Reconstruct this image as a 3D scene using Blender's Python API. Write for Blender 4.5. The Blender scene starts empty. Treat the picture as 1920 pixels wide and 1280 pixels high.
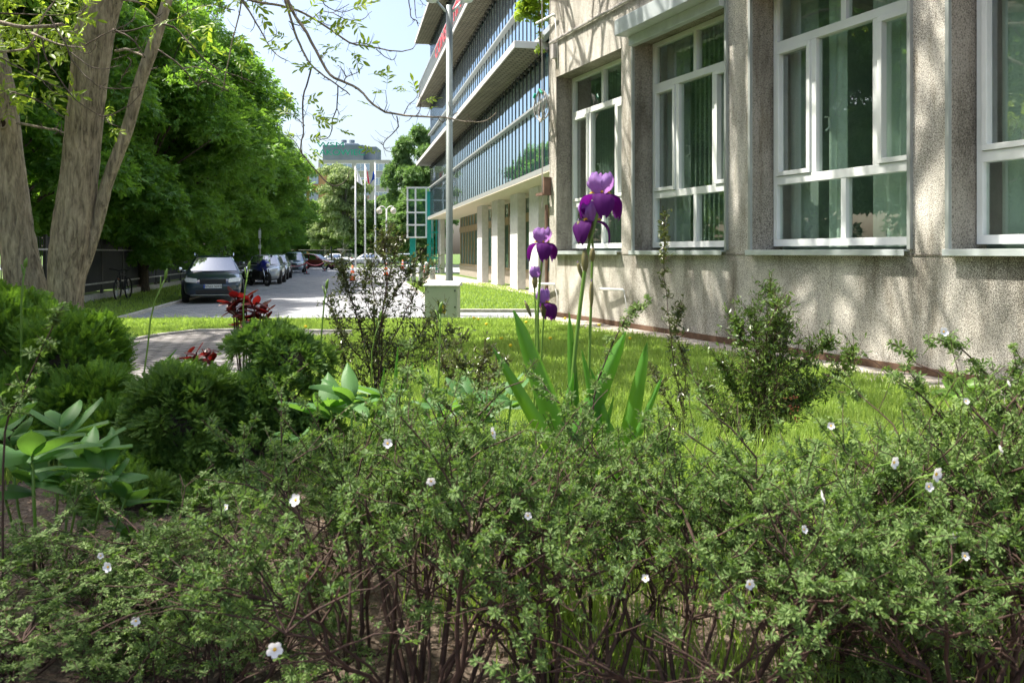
import bpy, math, random
import numpy as np
from mathutils import Vector, Matrix
R = math.radians
S = bpy.context.scene
COL = S.collection
# ---------------------------------------------------------------- camera
CH = 1.55                       # eye height over the street
F = 1493.0
HY = 474.0
cd = bpy.data.cameras.new('camera'); cam = bpy.data.objects.new('camera', cd); COL.objects.link(cam)
cam.location = (0, 0, CH); cam.rotation_euler = (R(90), 0, 0)
cd.sensor_width = 36; cd.lens = F / 1920 * 36; cd.shift_y = -(640 - HY) / 1920
cd.clip_start = 0.05; cd.clip_end = 3000
cd.dof.use_dof = True; cd.dof.focus_distance = 6.0; cd.dof.aperture_fstop = 8
S.camera = cam
# ---------------------------------------------------------------- light
SUN_EL = 60.0
sh = Vector((-0.985, 0.17, 0)).normalized()
sund = Vector((sh.x * math.cos(R(SUN_EL)), sh.y * math.cos(R(SUN_EL)), math.sin(R(SUN_EL))))
w = bpy.data.worlds.new('World'); S.world = w; w.use_nodes = True
nt = w.node_tree; sky = nt.nodes.new('ShaderNodeTexSky'); sky.sky_type = 'NISHITA'; sky.sun_disc = False
sky.sun_elevation = R(SUN_EL); sky.sun_rotation = math.atan2(sh.x, sh.y)
sky.air_density = 1.0; sky.dust_density = 4.5; sky.ozone_density = 1.0
nt.links.new(sky.outputs[0], nt.nodes['Background'].inputs[0]); nt.nodes['Background'].inputs[1].default_value = 0.125
ld = bpy.data.lights.new('sun', 'SUN'); ld.energy = 4.4; ld.angle = R(0.53); ld.color = (1, .94, .85)
sun = bpy.data.objects.new('sun', ld); COL.objects.link(sun); sun.rotation_euler = sund.to_track_quat('Z', 'Y').to_euler()
S.view_settings.view_transform = 'Standard'; S.view_settings.look = 'None'; S.view_settings.gamma = 1
S.view_settings.exposure = 1.35
S.cycles.max_bounces = 7; S.cycles.transparent_max_bounces = 8; S.cycles.transmission_bounces = 4
S.cycles.use_denoising = True; S.cycles.sample_clamp_indirect = 6
try: S.cycles.denoiser = 'OPENIMAGEDENOISE'
except Exception: pass

def P(x, y, d):
    return np.array(((x - 960) / F * d, d, CH - (y - HY) / F * d))
def G(x, y, z=0.0):             # point on a level at height z seen at pixel x, y
    return P(x, y, (CH - z) * F / (y - HY))
def sstep(a, b, t):
    t = np.clip((t - a) / (b - a), 0, 1); return t * t * (3 - 2 * t)
def gz(x, y):
    return 0.5 * (1 - sstep(11.9, 17.2, np.asarray(y, float)))

# ---------------------------------------------------------------- mesh helpers
class MB:
    def __init__(s): s.v = []; s.l = []; s.s = []; s.n = 0
    def raw(s, v, faces):
        v = np.asarray(v, float).reshape(-1, 3)
        for f in faces:
            s.l.append(np.asarray(f, np.int64) + s.n); s.s.append(np.array([len(f)], np.int64))
        s.v.append(v); s.n += len(v); return s
    def grid(s, v, F4):          # v (n,3), F4 (m,k) int array of equal-size faces
        s.l.append((F4 + s.n).ravel()); s.s.append(np.full(len(F4), F4.shape[1], np.int64))
        s.v.append(v.reshape(-1, 3)); s.n += len(s.v[-1]); return s
    def box(s, a, b, M=None):
        x0, y0, z0 = a; x1, y1, z1 = b
        v = np.array([(x0,y0,z0),(x1,y0,z0),(x1,y1,z0),(x0,y1,z0),(x0,y0,z1),(x1,y0,z1),(x1,y1,z1),(x0,y1,z1)], float)
        if M is not None: v = M(v)
        return s.raw(v, [(0,3,2,1),(4,5,6,7),(0,1,5,4),(1,2,6,5),(2,3,7,6),(3,0,4,7)])
    def tube(s, pts, rad, n=6, cap=True, noise=0, seed=0):
        p = np.asarray(pts, float); K = len(p); r = np.broadcast_to(np.asarray(rad, float), (K,))
        t = np.gradient(p, axis=0); t /= np.linalg.norm(t, axis=1, keepdims=True) + 1e-12
        ref = np.array((0.13, 0.97, 0.2)) if abs(t[:, 1]).mean() < .8 else np.array((1.0, .1, .1))
        a = np.cross(t, ref); a /= np.linalg.norm(a, axis=1, keepdims=True) + 1e-12
        b = np.cross(t, a)
        an = np.arange(n) * 2 * math.pi / n
        rr = np.repeat(r[:, None], n, 1)
        if noise:
            g = np.random.default_rng(seed); q = g.normal(size=(K, n)); ph = g.normal(size=(1, n))
            rr = rr * (1 + noise * (q * .5 + ph * .8))
        v = p[:, None] + rr[..., None] * (np.cos(an)[None, :, None] * a[:, None] + np.sin(an)[None, :, None] * b[:, None])
        i = np.arange(K - 1)[:, None] * n; j = np.arange(n)[None]; j2 = (j + 1) % n
        f = np.stack([i + j, i + j2, i + n + j2, i + n + j], -1).reshape(-1, 4)
        base = s.n; s.grid(v, f)
        if cap and n > 3:
            s.l.append(np.arange(n)[::-1] + base); s.s.append(np.array([n]))
            s.l.append(np.arange(n) + base + (K - 1) * n); s.s.append(np.array([n]))
        return s
    def lathe(s, prof, c=(0, 0, 0), n=16, axis='z'):
        pr = np.asarray(prof, float); K = len(pr); an = np.arange(n) * 2 * math.pi / n
        v = np.stack([pr[:, 0][:, None] * np.cos(an), pr[:, 0][:, None] * np.sin(an), np.repeat(pr[:, 1][:, None], n, 1)], -1)
        if axis == 'x': v = v[..., [2, 0, 1]]
        if axis == 'y': v = v[..., [1, 2, 0]]
        v = v + np.asarray(c, float)
        i = np.arange(K - 1)[:, None] * n; j = np.arange(n)[None]; j2 = (j + 1) % n
        f = np.stack([i + j, i + j2, i + n + j2, i + n + j], -1).reshape(-1, 4)
        return s.grid(v, f)
    def scatter(s, T, faces, pos, d, nrm, L, W):
        """T (k,3): u along, v across, h up; copies at pos with direction d and normal nrm"""
        d = d / (np.linalg.norm(d, axis=1, keepdims=True) + 1e-9)
        sd = np.cross(d, nrm); sd /= np.linalg.norm(sd, axis=1, keepdims=True) + 1e-9
        nn = np.cross(sd, d)
        L = np.broadcast_to(L, (len(pos),))[:, None, None]; W = np.broadcast_to(W, (len(pos),))[:, None, None]
        T = np.asarray(T, float)
        v = pos[:, None] + T[None, :, 0:1] * L * d[:, None] + T[None, :, 1:2] * W * sd[:, None] + T[None, :, 2:3] * L * nn[:, None]
        k = len(T); f = np.asarray(faces); off = (np.arange(len(pos)) * k)[:, None, None]
        return s.grid(v, (f[None] + off).reshape(-1, f.shape[1]))
    def xf(s, fn):
        s.v = [fn(a) for a in s.v]; return s
    def mesh(s, name, mat, smooth=False):
        me = bpy.data.meshes.new(name); v = np.concatenate(s.v); l = np.concatenate(s.l); z = np.concatenate(s.s)
        me.vertices.add(len(v)); me.vertices.foreach_set('co', v.astype(np.float32).ravel())
        me.loops.add(len(l)); me.loops.foreach_set('vertex_index', l.astype(np.int32))
        me.polygons.add(len(z)); me.polygons.foreach_set('loop_start', (np.cumsum(z) - z).astype(np.int32))
        try: me.polygons.foreach_set('loop_total', z.astype(np.int32))
        except Exception: pass
        me.polygons.foreach_set('use_smooth', np.full(len(z), bool(smooth)))
        me.update(calc_edges=True); me.validate()
        if mat: me.materials.append(mat)
        return me
    def obj(s, name, mat, parent=None, smooth=False, sub=0, bev=0):
        o = bpy.data.objects.new(name, s.mesh(name, mat, smooth)); COL.objects.link(o)
        if parent: o.parent = parent
        if bev:
            m = o.modifiers.new('b', 'BEVEL'); m.width = bev; m.segments = 2; m.limit_method = 'ANGLE'
        if sub:
            m = o.modifiers.new('s', 'SUBSURF'); m.levels = sub; m.render_levels = sub
        return o
def tag(o, label=None, cat=None, group=None, kind=None):
    if label: o['label'] = label
    if cat: o['category'] = cat
    if group: o['group'] = group
    if kind: o['kind'] = kind
    return o
def thing(name, label, cat, loc=(0, 0, 0), rz=0, group=None):
    o = bpy.data.objects.new(name, None); COL.objects.link(o); o.location = tuple(loc); o.rotation_euler = (0, 0, rz)
    o.empty_display_size = .1
    return tag(o, label, cat, group)
def dup(r, loc, rz=0, label=None, sc=None):
    c = r.copy(); COL.objects.link(c); c.location = tuple(loc); c.rotation_euler = (0, 0, rz)
    if sc is not None: c.scale = sc if hasattr(sc, '__len__') else (sc,) * 3
    if label: c['label'] = label
    for ch in list(r.children):
        k = ch.copy(); COL.objects.link(k); k.parent = c
        for g in list(ch.children):
            q = g.copy(); COL.objects.link(q); q.parent = k
    return c
# ---------------------------------------------------------------- materials
def new_mat(name):
    m = bpy.data.materials.new(name); m.use_nodes = True; t = m.node_tree
    b = t.nodes['Principled BSDF']; return m, t, b
def N(t, ty, **k):
    n = t.nodes.new(ty)
    for a, v in k.items():
        if a.startswith('i_'): n.inputs[a[2:].replace('_', ' ')].default_value = v
        else: setattr(n, a, v)
    return n
def ramp(t, fac, stops):
    r = t.nodes.new('ShaderNodeValToRGB'); e = r.color_ramp.elements
    e[0].position, e[0].color = stops[0][0], (*stops[0][1], 1); e[1].position, e[1].color = stops[-1][0], (*stops[-1][1], 1)
    for p, c in stops[1:-1]:
        q = e.new(p); q.color = (*c, 1)
    t.links.new(fac, r.inputs[0]); return r.outputs[0]
def plain(name, c, rough=.6, metal=0, var=.12, scale=6, bump=0, spec=.5, coat=0, emis=None):
    m, t, b = new_mat(name)
    co = N(t, 'ShaderNodeTexCoord'); no = N(t, 'ShaderNodeTexNoise'); no.inputs['Scale'].default_value = scale; no.inputs['Detail'].default_value = 6
    t.links.new(co.outputs['Object'], no.inputs['Vector'])
    c = np.array(c); out = ramp(t, no.outputs['Fac'], [(.3, tuple(c * (1 - var))), (.7, tuple(np.minimum(c * (1 + var), 1)))])
    t.links.new(out, b.inputs['Base Color']); b.inputs['Roughness'].default_value = rough; b.inputs['Metallic'].default_value = metal
    b.inputs['Specular IOR Level'].default_value = spec; b.inputs['Coat Weight'].default_value = coat
    b.inputs['Coat Roughness'].default_value = .04
    if bump:
        bp = N(t, 'ShaderNodeBump'); bp.inputs['Strength'].default_value = bump; bp.inputs['Distance'].default_value = .02
        t.links.new(no.outputs['Fac'], bp.inputs['Height']); t.links.new(bp.outputs[0], b.inputs['Normal'])
    if emis: b.inputs['Emission Color'].default_value = (*emis, 1); b.inputs['Emission Strength'].default_value = 1
    return m
def leafm(name, c1, c2, tr, wt=.4, rough=.5, spec=.35, nz=1.2, streak=None):
    m, t, b = new_mat(name)
    ge = N(t, 'ShaderNodeNewGeometry'); co = N(t, 'ShaderNodeTexCoord'); no = N(t, 'ShaderNodeTexNoise')
    no.inputs['Scale'].default_value = nz; no.inputs['Detail'].default_value = 5
    mpp = N(t, 'ShaderNodeMapping'); mpp.inputs['Scale'].default_value = streak or (1, 1, 1); t.links.new(co.outputs['Object'], mpp.inputs[0]); t.links.new(mpp.outputs[0], no.inputs['Vector'])
    ad = N(t, 'ShaderNodeMath', operation='MULTIPLY_ADD'); t.links.new(ge.outputs['Random Per Island'], ad.inputs[0]); ad.inputs[1].default_value = .6 if not streak else .2
    mu = N(t, 'ShaderNodeMath', operation='MULTIPLY'); t.links.new(no.outputs['Fac'], mu.inputs[0]); mu.inputs[1].default_value = .45 if not streak else .85
    t.links.new(mu.outputs[0], ad.inputs[2])
    out = ramp(t, ad.outputs[0], [(.1, c1), (.85, c2)])
    oi = N(t, 'ShaderNodeObjectInfo'); om = N(t, 'ShaderNodeMath', operation='MULTIPLY_ADD'); t.links.new(oi.outputs['Random'], om.inputs[0]); om.inputs[1].default_value = .3; om.inputs[2].default_value = .84
    hs = N(t, 'ShaderNodeHueSaturation'); t.links.new(om.outputs[0], hs.inputs['Value']); t.links.new(out, hs.inputs['Color'])
    oh = N(t, 'ShaderNodeMath', operation='MULTIPLY_ADD'); t.links.new(oi.outputs['Random'], oh.inputs[0]); oh.inputs[1].default_value = -.018; oh.inputs[2].default_value = .508; t.links.new(oh.outputs[0], hs.inputs['Hue']); out = hs.outputs[0]
    t.links.new(out, b.inputs['Base Color']); b.inputs['Roughness'].default_value = rough; b.inputs['Specular IOR Level'].default_value = spec
    tl = N(t, 'ShaderNodeBsdfTranslucent')
    mx = N(t, 'ShaderNodeMix', data_type='RGBA', blend_type='MULTIPLY'); mx.inputs[0].default_value = .5
    mx.inputs['A'].default_value = (*tr, 1); t.links.new(out, mx.inputs['B'])
    tl.inputs[0].default_value = (*tr, 1)
    ms = N(t, 'ShaderNodeMixShader'); ms.inputs[0].default_value = wt
    t.links.new(b.outputs[0], ms.inputs[1]); t.links.new(tl.outputs[0], ms.inputs[2])
    t.links.new(ms.outputs[0], t.nodes['Material Output'].inputs['Surface'])
    return m
def barkm(name, c1, c2, sc=14, st=.9, stretch=.18):
    m, t, b = new_mat(name)
    co = N(t, 'ShaderNodeTexCoord'); mp = N(t, 'ShaderNodeMapping'); mp.inputs['Scale'].default_value = (1, 1, stretch)
    t.links.new(co.outputs['Object'], mp.inputs[0])
    no = N(t, 'ShaderNodeTexNoise'); no.inputs['Scale'].default_value = sc; no.inputs['Detail'].default_value = 8; no.inputs['Roughness'].default_value = .7; no.inputs['Distortion'].default_value = .6
    t.links.new(mp.outputs[0], no.inputs['Vector'])
    n2 = N(t, 'ShaderNodeTexNoise'); n2.inputs['Scale'].default_value = 3; n2.inputs['Detail'].default_value = 5; t.links.new(co.outputs['Object'], n2.inputs['Vector'])
    mx = N(t, 'ShaderNodeMath', operation='MULTIPLY_ADD'); t.links.new(no.outputs['Fac'], mx.inputs[0]); mx.inputs[1].default_value = .75
    m2 = N(t, 'ShaderNodeMath', operation='MULTIPLY'); t.links.new(n2.outputs['Fac'], m2.inputs[0]); m2.inputs[1].default_value = .25; t.links.new(m2.outputs[0], mx.inputs[2])
    t.links.new(ramp(t, mx.outputs[0], [(.36, c1), (.62, c2)]), b.inputs['Base Color'])
    b.inputs['Roughness'].default_value = .9
    bp = N(t, 'ShaderNodeBump'); bp.inputs['Strength'].default_value = st; bp.inputs['Distance'].default_value = .03
    t.links.new(no.outputs['Fac'], bp.inputs['Height']); t.links.new(bp.outputs[0], b.inputs['Normal'])
    return m
def glassm(name, tint, ior=1.9, rough=.0):
    m, t, b = new_mat(name); t.nodes.remove(b)
    tr = N(t, 'ShaderNodeBsdfTransparent'); tr.inputs[0].default_value = (*tint, 1)
    gl = N(t, 'ShaderNodeBsdfGlossy'); gl.inputs['Roughness'].default_value = rough
    lw = N(t, 'ShaderNodeLayerWeight'); lw.inputs[0].default_value = .5
    pw = N(t, 'ShaderNodeMath', operation='POWER'); t.links.new(lw.outputs['Facing'], pw.inputs[0]); pw.inputs[1].default_value = 3
    fr = N(t, 'ShaderNodeMath', operation='MULTIPLY_ADD'); t.links.new(pw.outputs[0], fr.inputs[0]); fr.inputs[1].default_value = .7; fr.inputs[2].default_value = .27
    ms = N(t, 'ShaderNodeMixShader'); t.links.new(fr.outputs[0], ms.inputs[0]); t.links.new(tr.outputs[0], ms.inputs[1]); t.links.new(gl.outputs[0], ms.inputs[2])
    t.links.new(ms.outputs[0], t.nodes['Material Output'].inputs['Surface']); return m
def facadem(name, dark, refl, mixw=.5, rough=.02):
    m, t, b = new_mat(name)
    b.inputs['Base Color'].default_value = (*dark, 1); b.inputs['Roughness'].default_value = .3
    gl = N(t, 'ShaderNodeBsdfGlossy'); gl.inputs['Roughness'].default_value = rough; gl.inputs[0].default_value = (*refl, 1)
    co = N(t, 'ShaderNodeTexCoord'); no = N(t, 'ShaderNodeTexNoise'); no.inputs['Scale'].default_value = .9; t.links.new(co.outputs['Object'], no.inputs['Vector'])
    bp = N(t, 'ShaderNodeBump'); bp.inputs['Strength'].default_value = .06; bp.inputs['Distance'].default_value = .1; t.links.new(no.outputs['Fac'], bp.inputs['Height']); t.links.new(bp.outputs[0], gl.inputs['Normal'])
    ms = N(t, 'ShaderNodeMixShader'); ms.inputs[0].default_value = mixw
    t.links.new(b.outputs[0], ms.inputs[1]); t.links.new(gl.outputs[0], ms.inputs[2]); t.links.new(ms.outputs[0], t.nodes['Material Output'].inputs['Surface']); return m
def paverm(name, c1, c2, mortar, scale, rot=0, bw=.5, rh=.25, msz=.012):
    m, t, b = new_mat(name)
    co = N(t, 'ShaderNodeTexCoord'); mp = N(t, 'ShaderNodeMapping'); mp.inputs['Rotation'].default_value = (0, 0, rot)
    t.links.new(co.outputs['Object'], mp.inputs[0])
    br = N(t, 'ShaderNodeTexBrick'); br.inputs['Scale'].default_value = scale; br.inputs['Color1'].default_value = (*c1, 1); br.inputs['Color2'].default_value = (*c2, 1)
    br.inputs['Mortar'].default_value = (*mortar, 1); br.inputs['Mortar Size'].default_value = msz; br.inputs['Brick Width'].default_value = bw; br.inputs['Row Height'].default_value = rh
    t.links.new(mp.outputs[0], br.inputs['Vector'])
    no = N(t, 'ShaderNodeTexNoise'); no.inputs['Scale'].default_value = 1.3; no.inputs['Detail'].default_value = 8; t.links.new(co.outputs['Object'], no.inputs['Vector'])
    rm = ramp(t, no.outputs['Fac'], [(.3, (.75, .75, .75)), (.7, (1.1, 1.1, 1.08))])
    mx = N(t, 'ShaderNodeMix', data_type='RGBA', blend_type='MULTIPLY'); mx.inputs[0].default_value = 1
    t.links.new(br.outputs['Color'], mx.inputs['A']); t.links.new(rm, mx.inputs['B']); t.links.new(mx.outputs['Result'], b.inputs['Base Color'])
    b.inputs['Roughness'].default_value = .85
    bp = N(t, 'ShaderNodeBump'); bp.inputs['Strength'].default_value = 1; bp.inputs['Distance'].default_value = .02; bp.invert = True
    t.links.new(br.outputs['Fac'], bp.inputs['Height']); t.links.new(bp.outputs[0], b.inputs['Normal']); return m

def renderm(name, lo, mid, hi, speck=125, stain=True):
    m, t, b = new_mat(name)
    co = N(t, 'ShaderNodeTexCoord')
    a = N(t, 'ShaderNodeTexNoise'); a.inputs['Scale'].default_value = speck; a.inputs['Detail'].default_value = 4; a.inputs['Roughness'].default_value = .65
    t.links.new(co.outputs['Object'], a.inputs['Vector'])
    c = N(t, 'ShaderNodeTexNoise'); c.inputs['Scale'].default_value = 2.2; c.inputs['Detail'].default_value = 9; c.inputs['Roughness'].default_value = .62
    mp = N(t, 'ShaderNodeMapping'); mp.inputs['Scale'].default_value = (1, 1, .35); t.links.new(co.outputs['Object'], mp.inputs[0]); t.links.new(mp.outputs[0], c.inputs['Vector'])
    l0 = N(t, 'ShaderNodeTexNoise'); l0.inputs['Scale'].default_value = 1.1; l0.inputs['Detail'].default_value = 7; t.links.new(co.outputs['Object'], l0.inputs['Vector'])
    lm = N(t, 'ShaderNodeMath', operation='MULTIPLY_ADD'); t.links.new(l0.outputs['Fac'], lm.inputs[0]); lm.inputs[1].default_value = .30; lm.inputs[2].default_value = -.165
    la = N(t, 'ShaderNodeMath', operation='ADD'); t.links.new(lm.outputs[0], la.inputs[0]); t.links.new(a.outputs['Fac'], la.inputs[1])
    col = ramp(t, la.outputs[0], [(.36, lo), (.47, mid), (.6, hi)])
    st = ramp(t, c.outputs['Fac'], [(.34, (.50, .48, .44)), (.46, (.84, .83, .80)), (.56, (1, .99, .97)), (.72, (1.1, 1.08, 1.04))])
    mx = N(t, 'ShaderNodeMix', data_type='RGBA', blend_type='MULTIPLY'); mx.inputs[0].default_value = 1 if stain else .3
    s2 = N(t, 'ShaderNodeTexNoise'); s2.inputs['Scale'].default_value = 5; s2.inputs['Detail'].default_value = 10; s2.inputs['Roughness'].default_value = .7
    mq = N(t, 'ShaderNodeMapping'); mq.inputs['Scale'].default_value = (1, 1, .16); t.links.new(co.outputs['Object'], mq.inputs[0]); t.links.new(mq.outputs[0], s2.inputs['Vector'])
    sc_ = ramp(t, s2.outputs['Fac'], [(.34, (.55, .52, .46)), (.47, (1, 1, 1)), (.75, (1, 1, 1))])
    m4 = N(t, 'ShaderNodeMix', data_type='RGBA', blend_type='MULTIPLY'); m4.inputs[0].default_value = .85
    t.links.new(col, m4.inputs['A']); t.links.new(sc_, m4.inputs['B']); col = m4.outputs['Result']
    t.links.new(col, mx.inputs['A']); t.links.new(st, mx.inputs['B']); t.links.new(mx.outputs['Result'], b.inputs['Base Color'])
    b.inputs['Roughness'].default_value = .95
    bp = N(t, 'ShaderNodeBump'); bp.inputs['Strength'].default_value = .8; bp.inputs['Distance'].default_value = .012
    t.links.new(a.outputs['Fac'], bp.inputs['Height']); t.links.new(bp.outputs[0], b.inputs['Normal']); return m

M = {}
M['wall'] = renderm('rough_render', (.13, .12, .10), (.49, .47, .42), (.82, .79, .72))
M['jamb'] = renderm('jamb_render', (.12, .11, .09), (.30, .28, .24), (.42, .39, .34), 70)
M['plinth'] = plain('brown_plinth', (.13, .075, .045), .9, var=.3, bump=.4, scale=12)
M['slab'] = renderm('concrete_slab', (.3, .27, .23), (.45, .41, .36), (.55, .51, .45), 60)
M['pvc'] = plain('white_pvc', (.70, .73, .71), .35, var=.06, scale=4)
M['steel'] = plain('grey_coated_steel', (.34, .37, .35), .45, var=.1, metal=.2)
M['sill'] = plain('zinc_sill', (.55, .6, .6), .4, metal=.3, var=.1)
M['glass'] = glassm('window_glass', (.84, .95, .88))
M['room'] = plain('room_wall', (.6, .7, .63), .9, var=.15)
M['drape'] = leafm('curtain_cloth', (.74, .84, .77), (.8, .9, .83), (.8, .9, .82), .4, .8, .1)
M['blind'] = leafm('grey_blind_cloth', (.45, .5, .49), (.52, .57, .55), (.35, .4, .38), .25, .8, .1)
M['white'] = plain('white_paint', (.8, .8, .78), .4, var=.04)
M['cable'] = plain('grey_cable', (.42, .4, .38), .5, var=.2)
M['tape'] = plain('green_tape', (.0, .35, .2), .5)
M['rust'] = plain('rusty_steel', (.17, .1, .07), .8, var=.35, bump=.2)
M['bark'] = barkm('tree_bark', (.085, .066, .05), (.52, .435, .335), sc=26, st=1.0)
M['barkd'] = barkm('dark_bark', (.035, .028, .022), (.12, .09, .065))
M['twig'] = plain('grey_twig', (.10, .078, .06), .9, var=.3, scale=30)
M['stemb'] = plain('brown_stem', (.055, .029, .02), .85, var=.5, scale=40)
M['heart'] = plain('knot_wood', (.05, .03, .02), .9)
M['lip'] = plain('knot_rim_bark', (.3, .24, .18), .9, var=.2, scale=20)
M['linden'] = leafm('row_tree_leaves', (.028, .095, .018), (.155, .30, .05), (.27, .50, .045), .44, .45, .4, nz=.5)
M['walnut'] = leafm('young_leaves', (.10, .20, .02), (.24, .34, .03), (.45, .62, .05), .5, .45, .4)
M['birchl'] = leafm('birch_leaves', (.13, .20, .07), (.29, .36, .15), (.34, .46, .14), .4, .5, .3, nz=.4)
M['fartree'] = leafm('far_leaves', (.07, .15, .05), (.19, .30, .10), (.2, .36, .07), .35, .5, .3, nz=.4)
M['birchb'] = barkm('birch_bark', (.06, .055, .05), (.5, .48, .44), sc=6, stretch=1)
M['thuja'] = leafm('conifer_sprays', (.028, .085, .015), (.15, .26, .05), (.17, .33, .035), .28, .6, .3, nz=3)
M['thuja2'] = leafm('conifer_yellow_sprays', (.045, .13, .015), (.19, .32, .05), (.22, .42, .03), .32, .6, .3, nz=3)
M['poten'] = leafm('cinquefoil_leaves', (.055, .11, .03), (.185, .275, .085), (.19, .34, .045), .32, .6, .3, nz=5)
M['berb'] = leafm('firethorn_leaves', (.045, .075, .02), (.12, .14, .045), (.14, .19, .03), .22, .3, .6, nz=5)
M['green'] = leafm('evergreen_shrub_leaves', (.03, .08, .015), (.13, .21, .04), (.18, .32, .04), .3, .35, .5, nz=5)
M['red'] = leafm('red_leaves', (.04, .004, .006), (.12, .01, .012), (.25, .012, .012), .3, .4, .4, nz=5)
M['peony'] = leafm('broad_leaves', (.045, .13, .035), (.11, .24, .08), (.2, .42, .045), .38, .5, .3, nz=4)
M['hosta'] = leafm('hosta_leaves', (.09, .22, .03), (.18, .36, .06), (.3, .55, .05), .35, .4, .5, nz=4)
M['irisl'] = leafm('iris_leaves', (.05, .16, .03), (.10, .25, .04), (.28, .62, .02), .42, .42, .4, nz=1, streak=(70, 70, 3))
M['stalk'] = leafm('green_stalk', (.12, .24, .04), (.2, .33, .06), (.2, .4, .03), .2, .4, .4)
M['grass'] = leafm('grass_blades', (.12, .22, .035), (.33, .45, .11), (.46, .66, .10), .43, .5, .3, nz=.7)
M['petw'] = leafm('white_petal', (.75, .76, .76), (.85, .86, .88), (.8, .8, .8), .3, .6, .2)
M['yel'] = plain('yellow_stamen', (.75, .45, .03), .6)
M['dand'] = plain('dandelion_yellow', (.85, .6, .02), .7)
M['pet1'] = leafm('lavender_petal', (.17, .085, .26), (.37, .23, .47), (.5, .24, .62), .42, .75, .1, nz=1, streak=(160, 160, 22))
M['pet2'] = leafm('deep_purple_petal', (.028, .003, .04), (.085, .012, .12), (.2, .01, .26), .3, .75, .12, nz=1, streak=(160, 160, 22))
M['budm'] = leafm('purple_bud', (.06, .03, .12), (.12, .06, .18), (.2, .06, .3), .2, .4, .4)
M['spathe'] = leafm('brown_green_spathe', (.16, .17, .06), (.26, .22, .1), (.25, .28, .08), .3, .6, .3)
M['brick'] = plain('orange_brick', (.5, .17, .08), .9, var=.2, bump=.3)
M['litter'] = leafm('dry_litter', (.1, .065, .04), (.33, .25, .17), (.3, .2, .1), .1, .8, .2)
# ================================================================ THE SETTING
# ground
def axis(lo, hi, nlo, nhi, fine):
    a = -np.geomspace(abs(nlo), abs(lo), 14)[::-1]; b = np.geomspace(nhi, hi, 14)
    return np.concatenate([a[:-1], np.arange(nlo, nhi, fine), b])
xs = axis(-600, 600, -14, 14, .5); ys = np.concatenate([[-200, -60, -20, -8], np.arange(-3, 26, .35), np.geomspace(26.5, 900, 22)])
X, Y = np.meshgrid(xs, ys); rg = np.random.default_rng(1)
Z = gz(X, Y) + .012 * np.sin(X * 1.7 + Y * .6) * np.cos(Y * 1.3) * (Y < 12)
v = np.stack([X, Y, Z], -1); ny, nx = X.shape
i = np.arange(ny - 1)[:, None] * nx; j = np.arange(nx - 1)[None]
f = np.stack([i + j, i + j + 1, i + nx + j + 1, i + nx + j], -1).reshape(-1, 4)
m, t, b = new_mat('lawn_and_soil')
co = N(t, 'ShaderNodeTexCoord'); no = N(t, 'ShaderNodeTexNoise'); no.inputs['Scale'].default_value = .9; no.inputs['Detail'].default_value = 8
t.links.new(co.outputs['Object'], no.inputs['Vector'])
n2 = N(t, 'ShaderNodeTexNoise'); n2.inputs['Scale'].default_value = 45; n2.inputs['Detail'].default_value = 8; n2.inputs['Roughness'].default_value = .7; t.links.new(co.outputs['Object'], n2.inputs['Vector'])
gcol = ramp(t, n2.outputs['Fac'], [(.3, (.045, .09, .012)), (.7, (.11, .19, .025))])
scol = ramp(t, n2.outputs['Fac'], [(.32, (.07, .048, .035)), (.5, (.17, .125, .09)), (.68, (.34, .27, .2))])
sp = N(t, 'ShaderNodeSeparateXYZ'); t.links.new(co.outputs['Object'], sp.inputs[0])
ma = N(t, 'ShaderNodeMath', operation='MULTIPLY_ADD'); t.links.new(no.outputs['Fac'], ma.inputs[0]); ma.inputs[1].default_value = 2.0; t.links.new(sp.outputs['Y'], ma.inputs[2])
mr = N(t, 'ShaderNodeMapRange'); mr.inputs['From Min'].default_value = 4.7; mr.inputs['From Max'].default_value = 5.3; t.links.new(ma.outputs[0], mr.inputs[0])
mx = N(t, 'ShaderNodeMix', data_type='RGBA'); t.links.new(mr.outputs[0], mx.inputs[0]); t.links.new(scol, mx.inputs['A']); t.links.new(gcol, mx.inputs['B'])
t.links.new(mx.outputs['Result'], b.inputs['Base Color']); b.inputs['Roughness'].default_value = .95
bp = N(t, 'ShaderNodeBump'); bp.inputs['Strength'].default_value = 1; bp.inputs['Distance'].default_value = .03; t.links.new(n2.outputs['Fac'], bp.inputs['Height']); t.links.new(bp.outputs[0], b.inputs['Normal'])
tag(MB().grid(v, f).obj('ground', m, smooth=True), kind='structure')

def sheet(name, pts, zz, mat, kind='structure'):
    p = [(a[0], a[1], zz if not callable(zz) else float(zz(a[0], a[1]))) for a in pts]
    return tag(MB().raw(p, [tuple(range(len(p)))]).obj(name, mat), kind=kind)
M['paver'] = paverm('street_pavers', (.27, .29, .32), (.40, .40, .42), (.11, .11, .11), 1.9, rot=.2, msz=.022)
M['pathp'] = paverm('path_pavers', (.25, .235, .23), (.36, .34, .33), (.07, .06, .05), 2.4, rot=.5, msz=.028)
M['curb'] = plain('concrete_kerb', (.42, .4, .37), .9, var=.2, bump=.2, scale=9)
M['asph'] = plain('asphalt', (.06, .06, .065), .9, var=.2, scale=20, bump=.2)
ROADL = lambda y: -9.35 - .2 * (y - 20)
ROADR = lambda y: -3.15 - .19 * (y - 28.2)
sheet('street', [(ROADL(17.3), 17.3), (3, 17.3), (8, 19.9), (8, 20.35), (-2.2, 20.6), (-2.45, 23), (ROADR(28.2), 28.2), (ROADR(40), 40), (ROADR(62) + 2, 62), (30, 66), (40, 84), (-60, 84), (-60, 72), (ROADL(72), 72)], .012, M['paver'])
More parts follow.
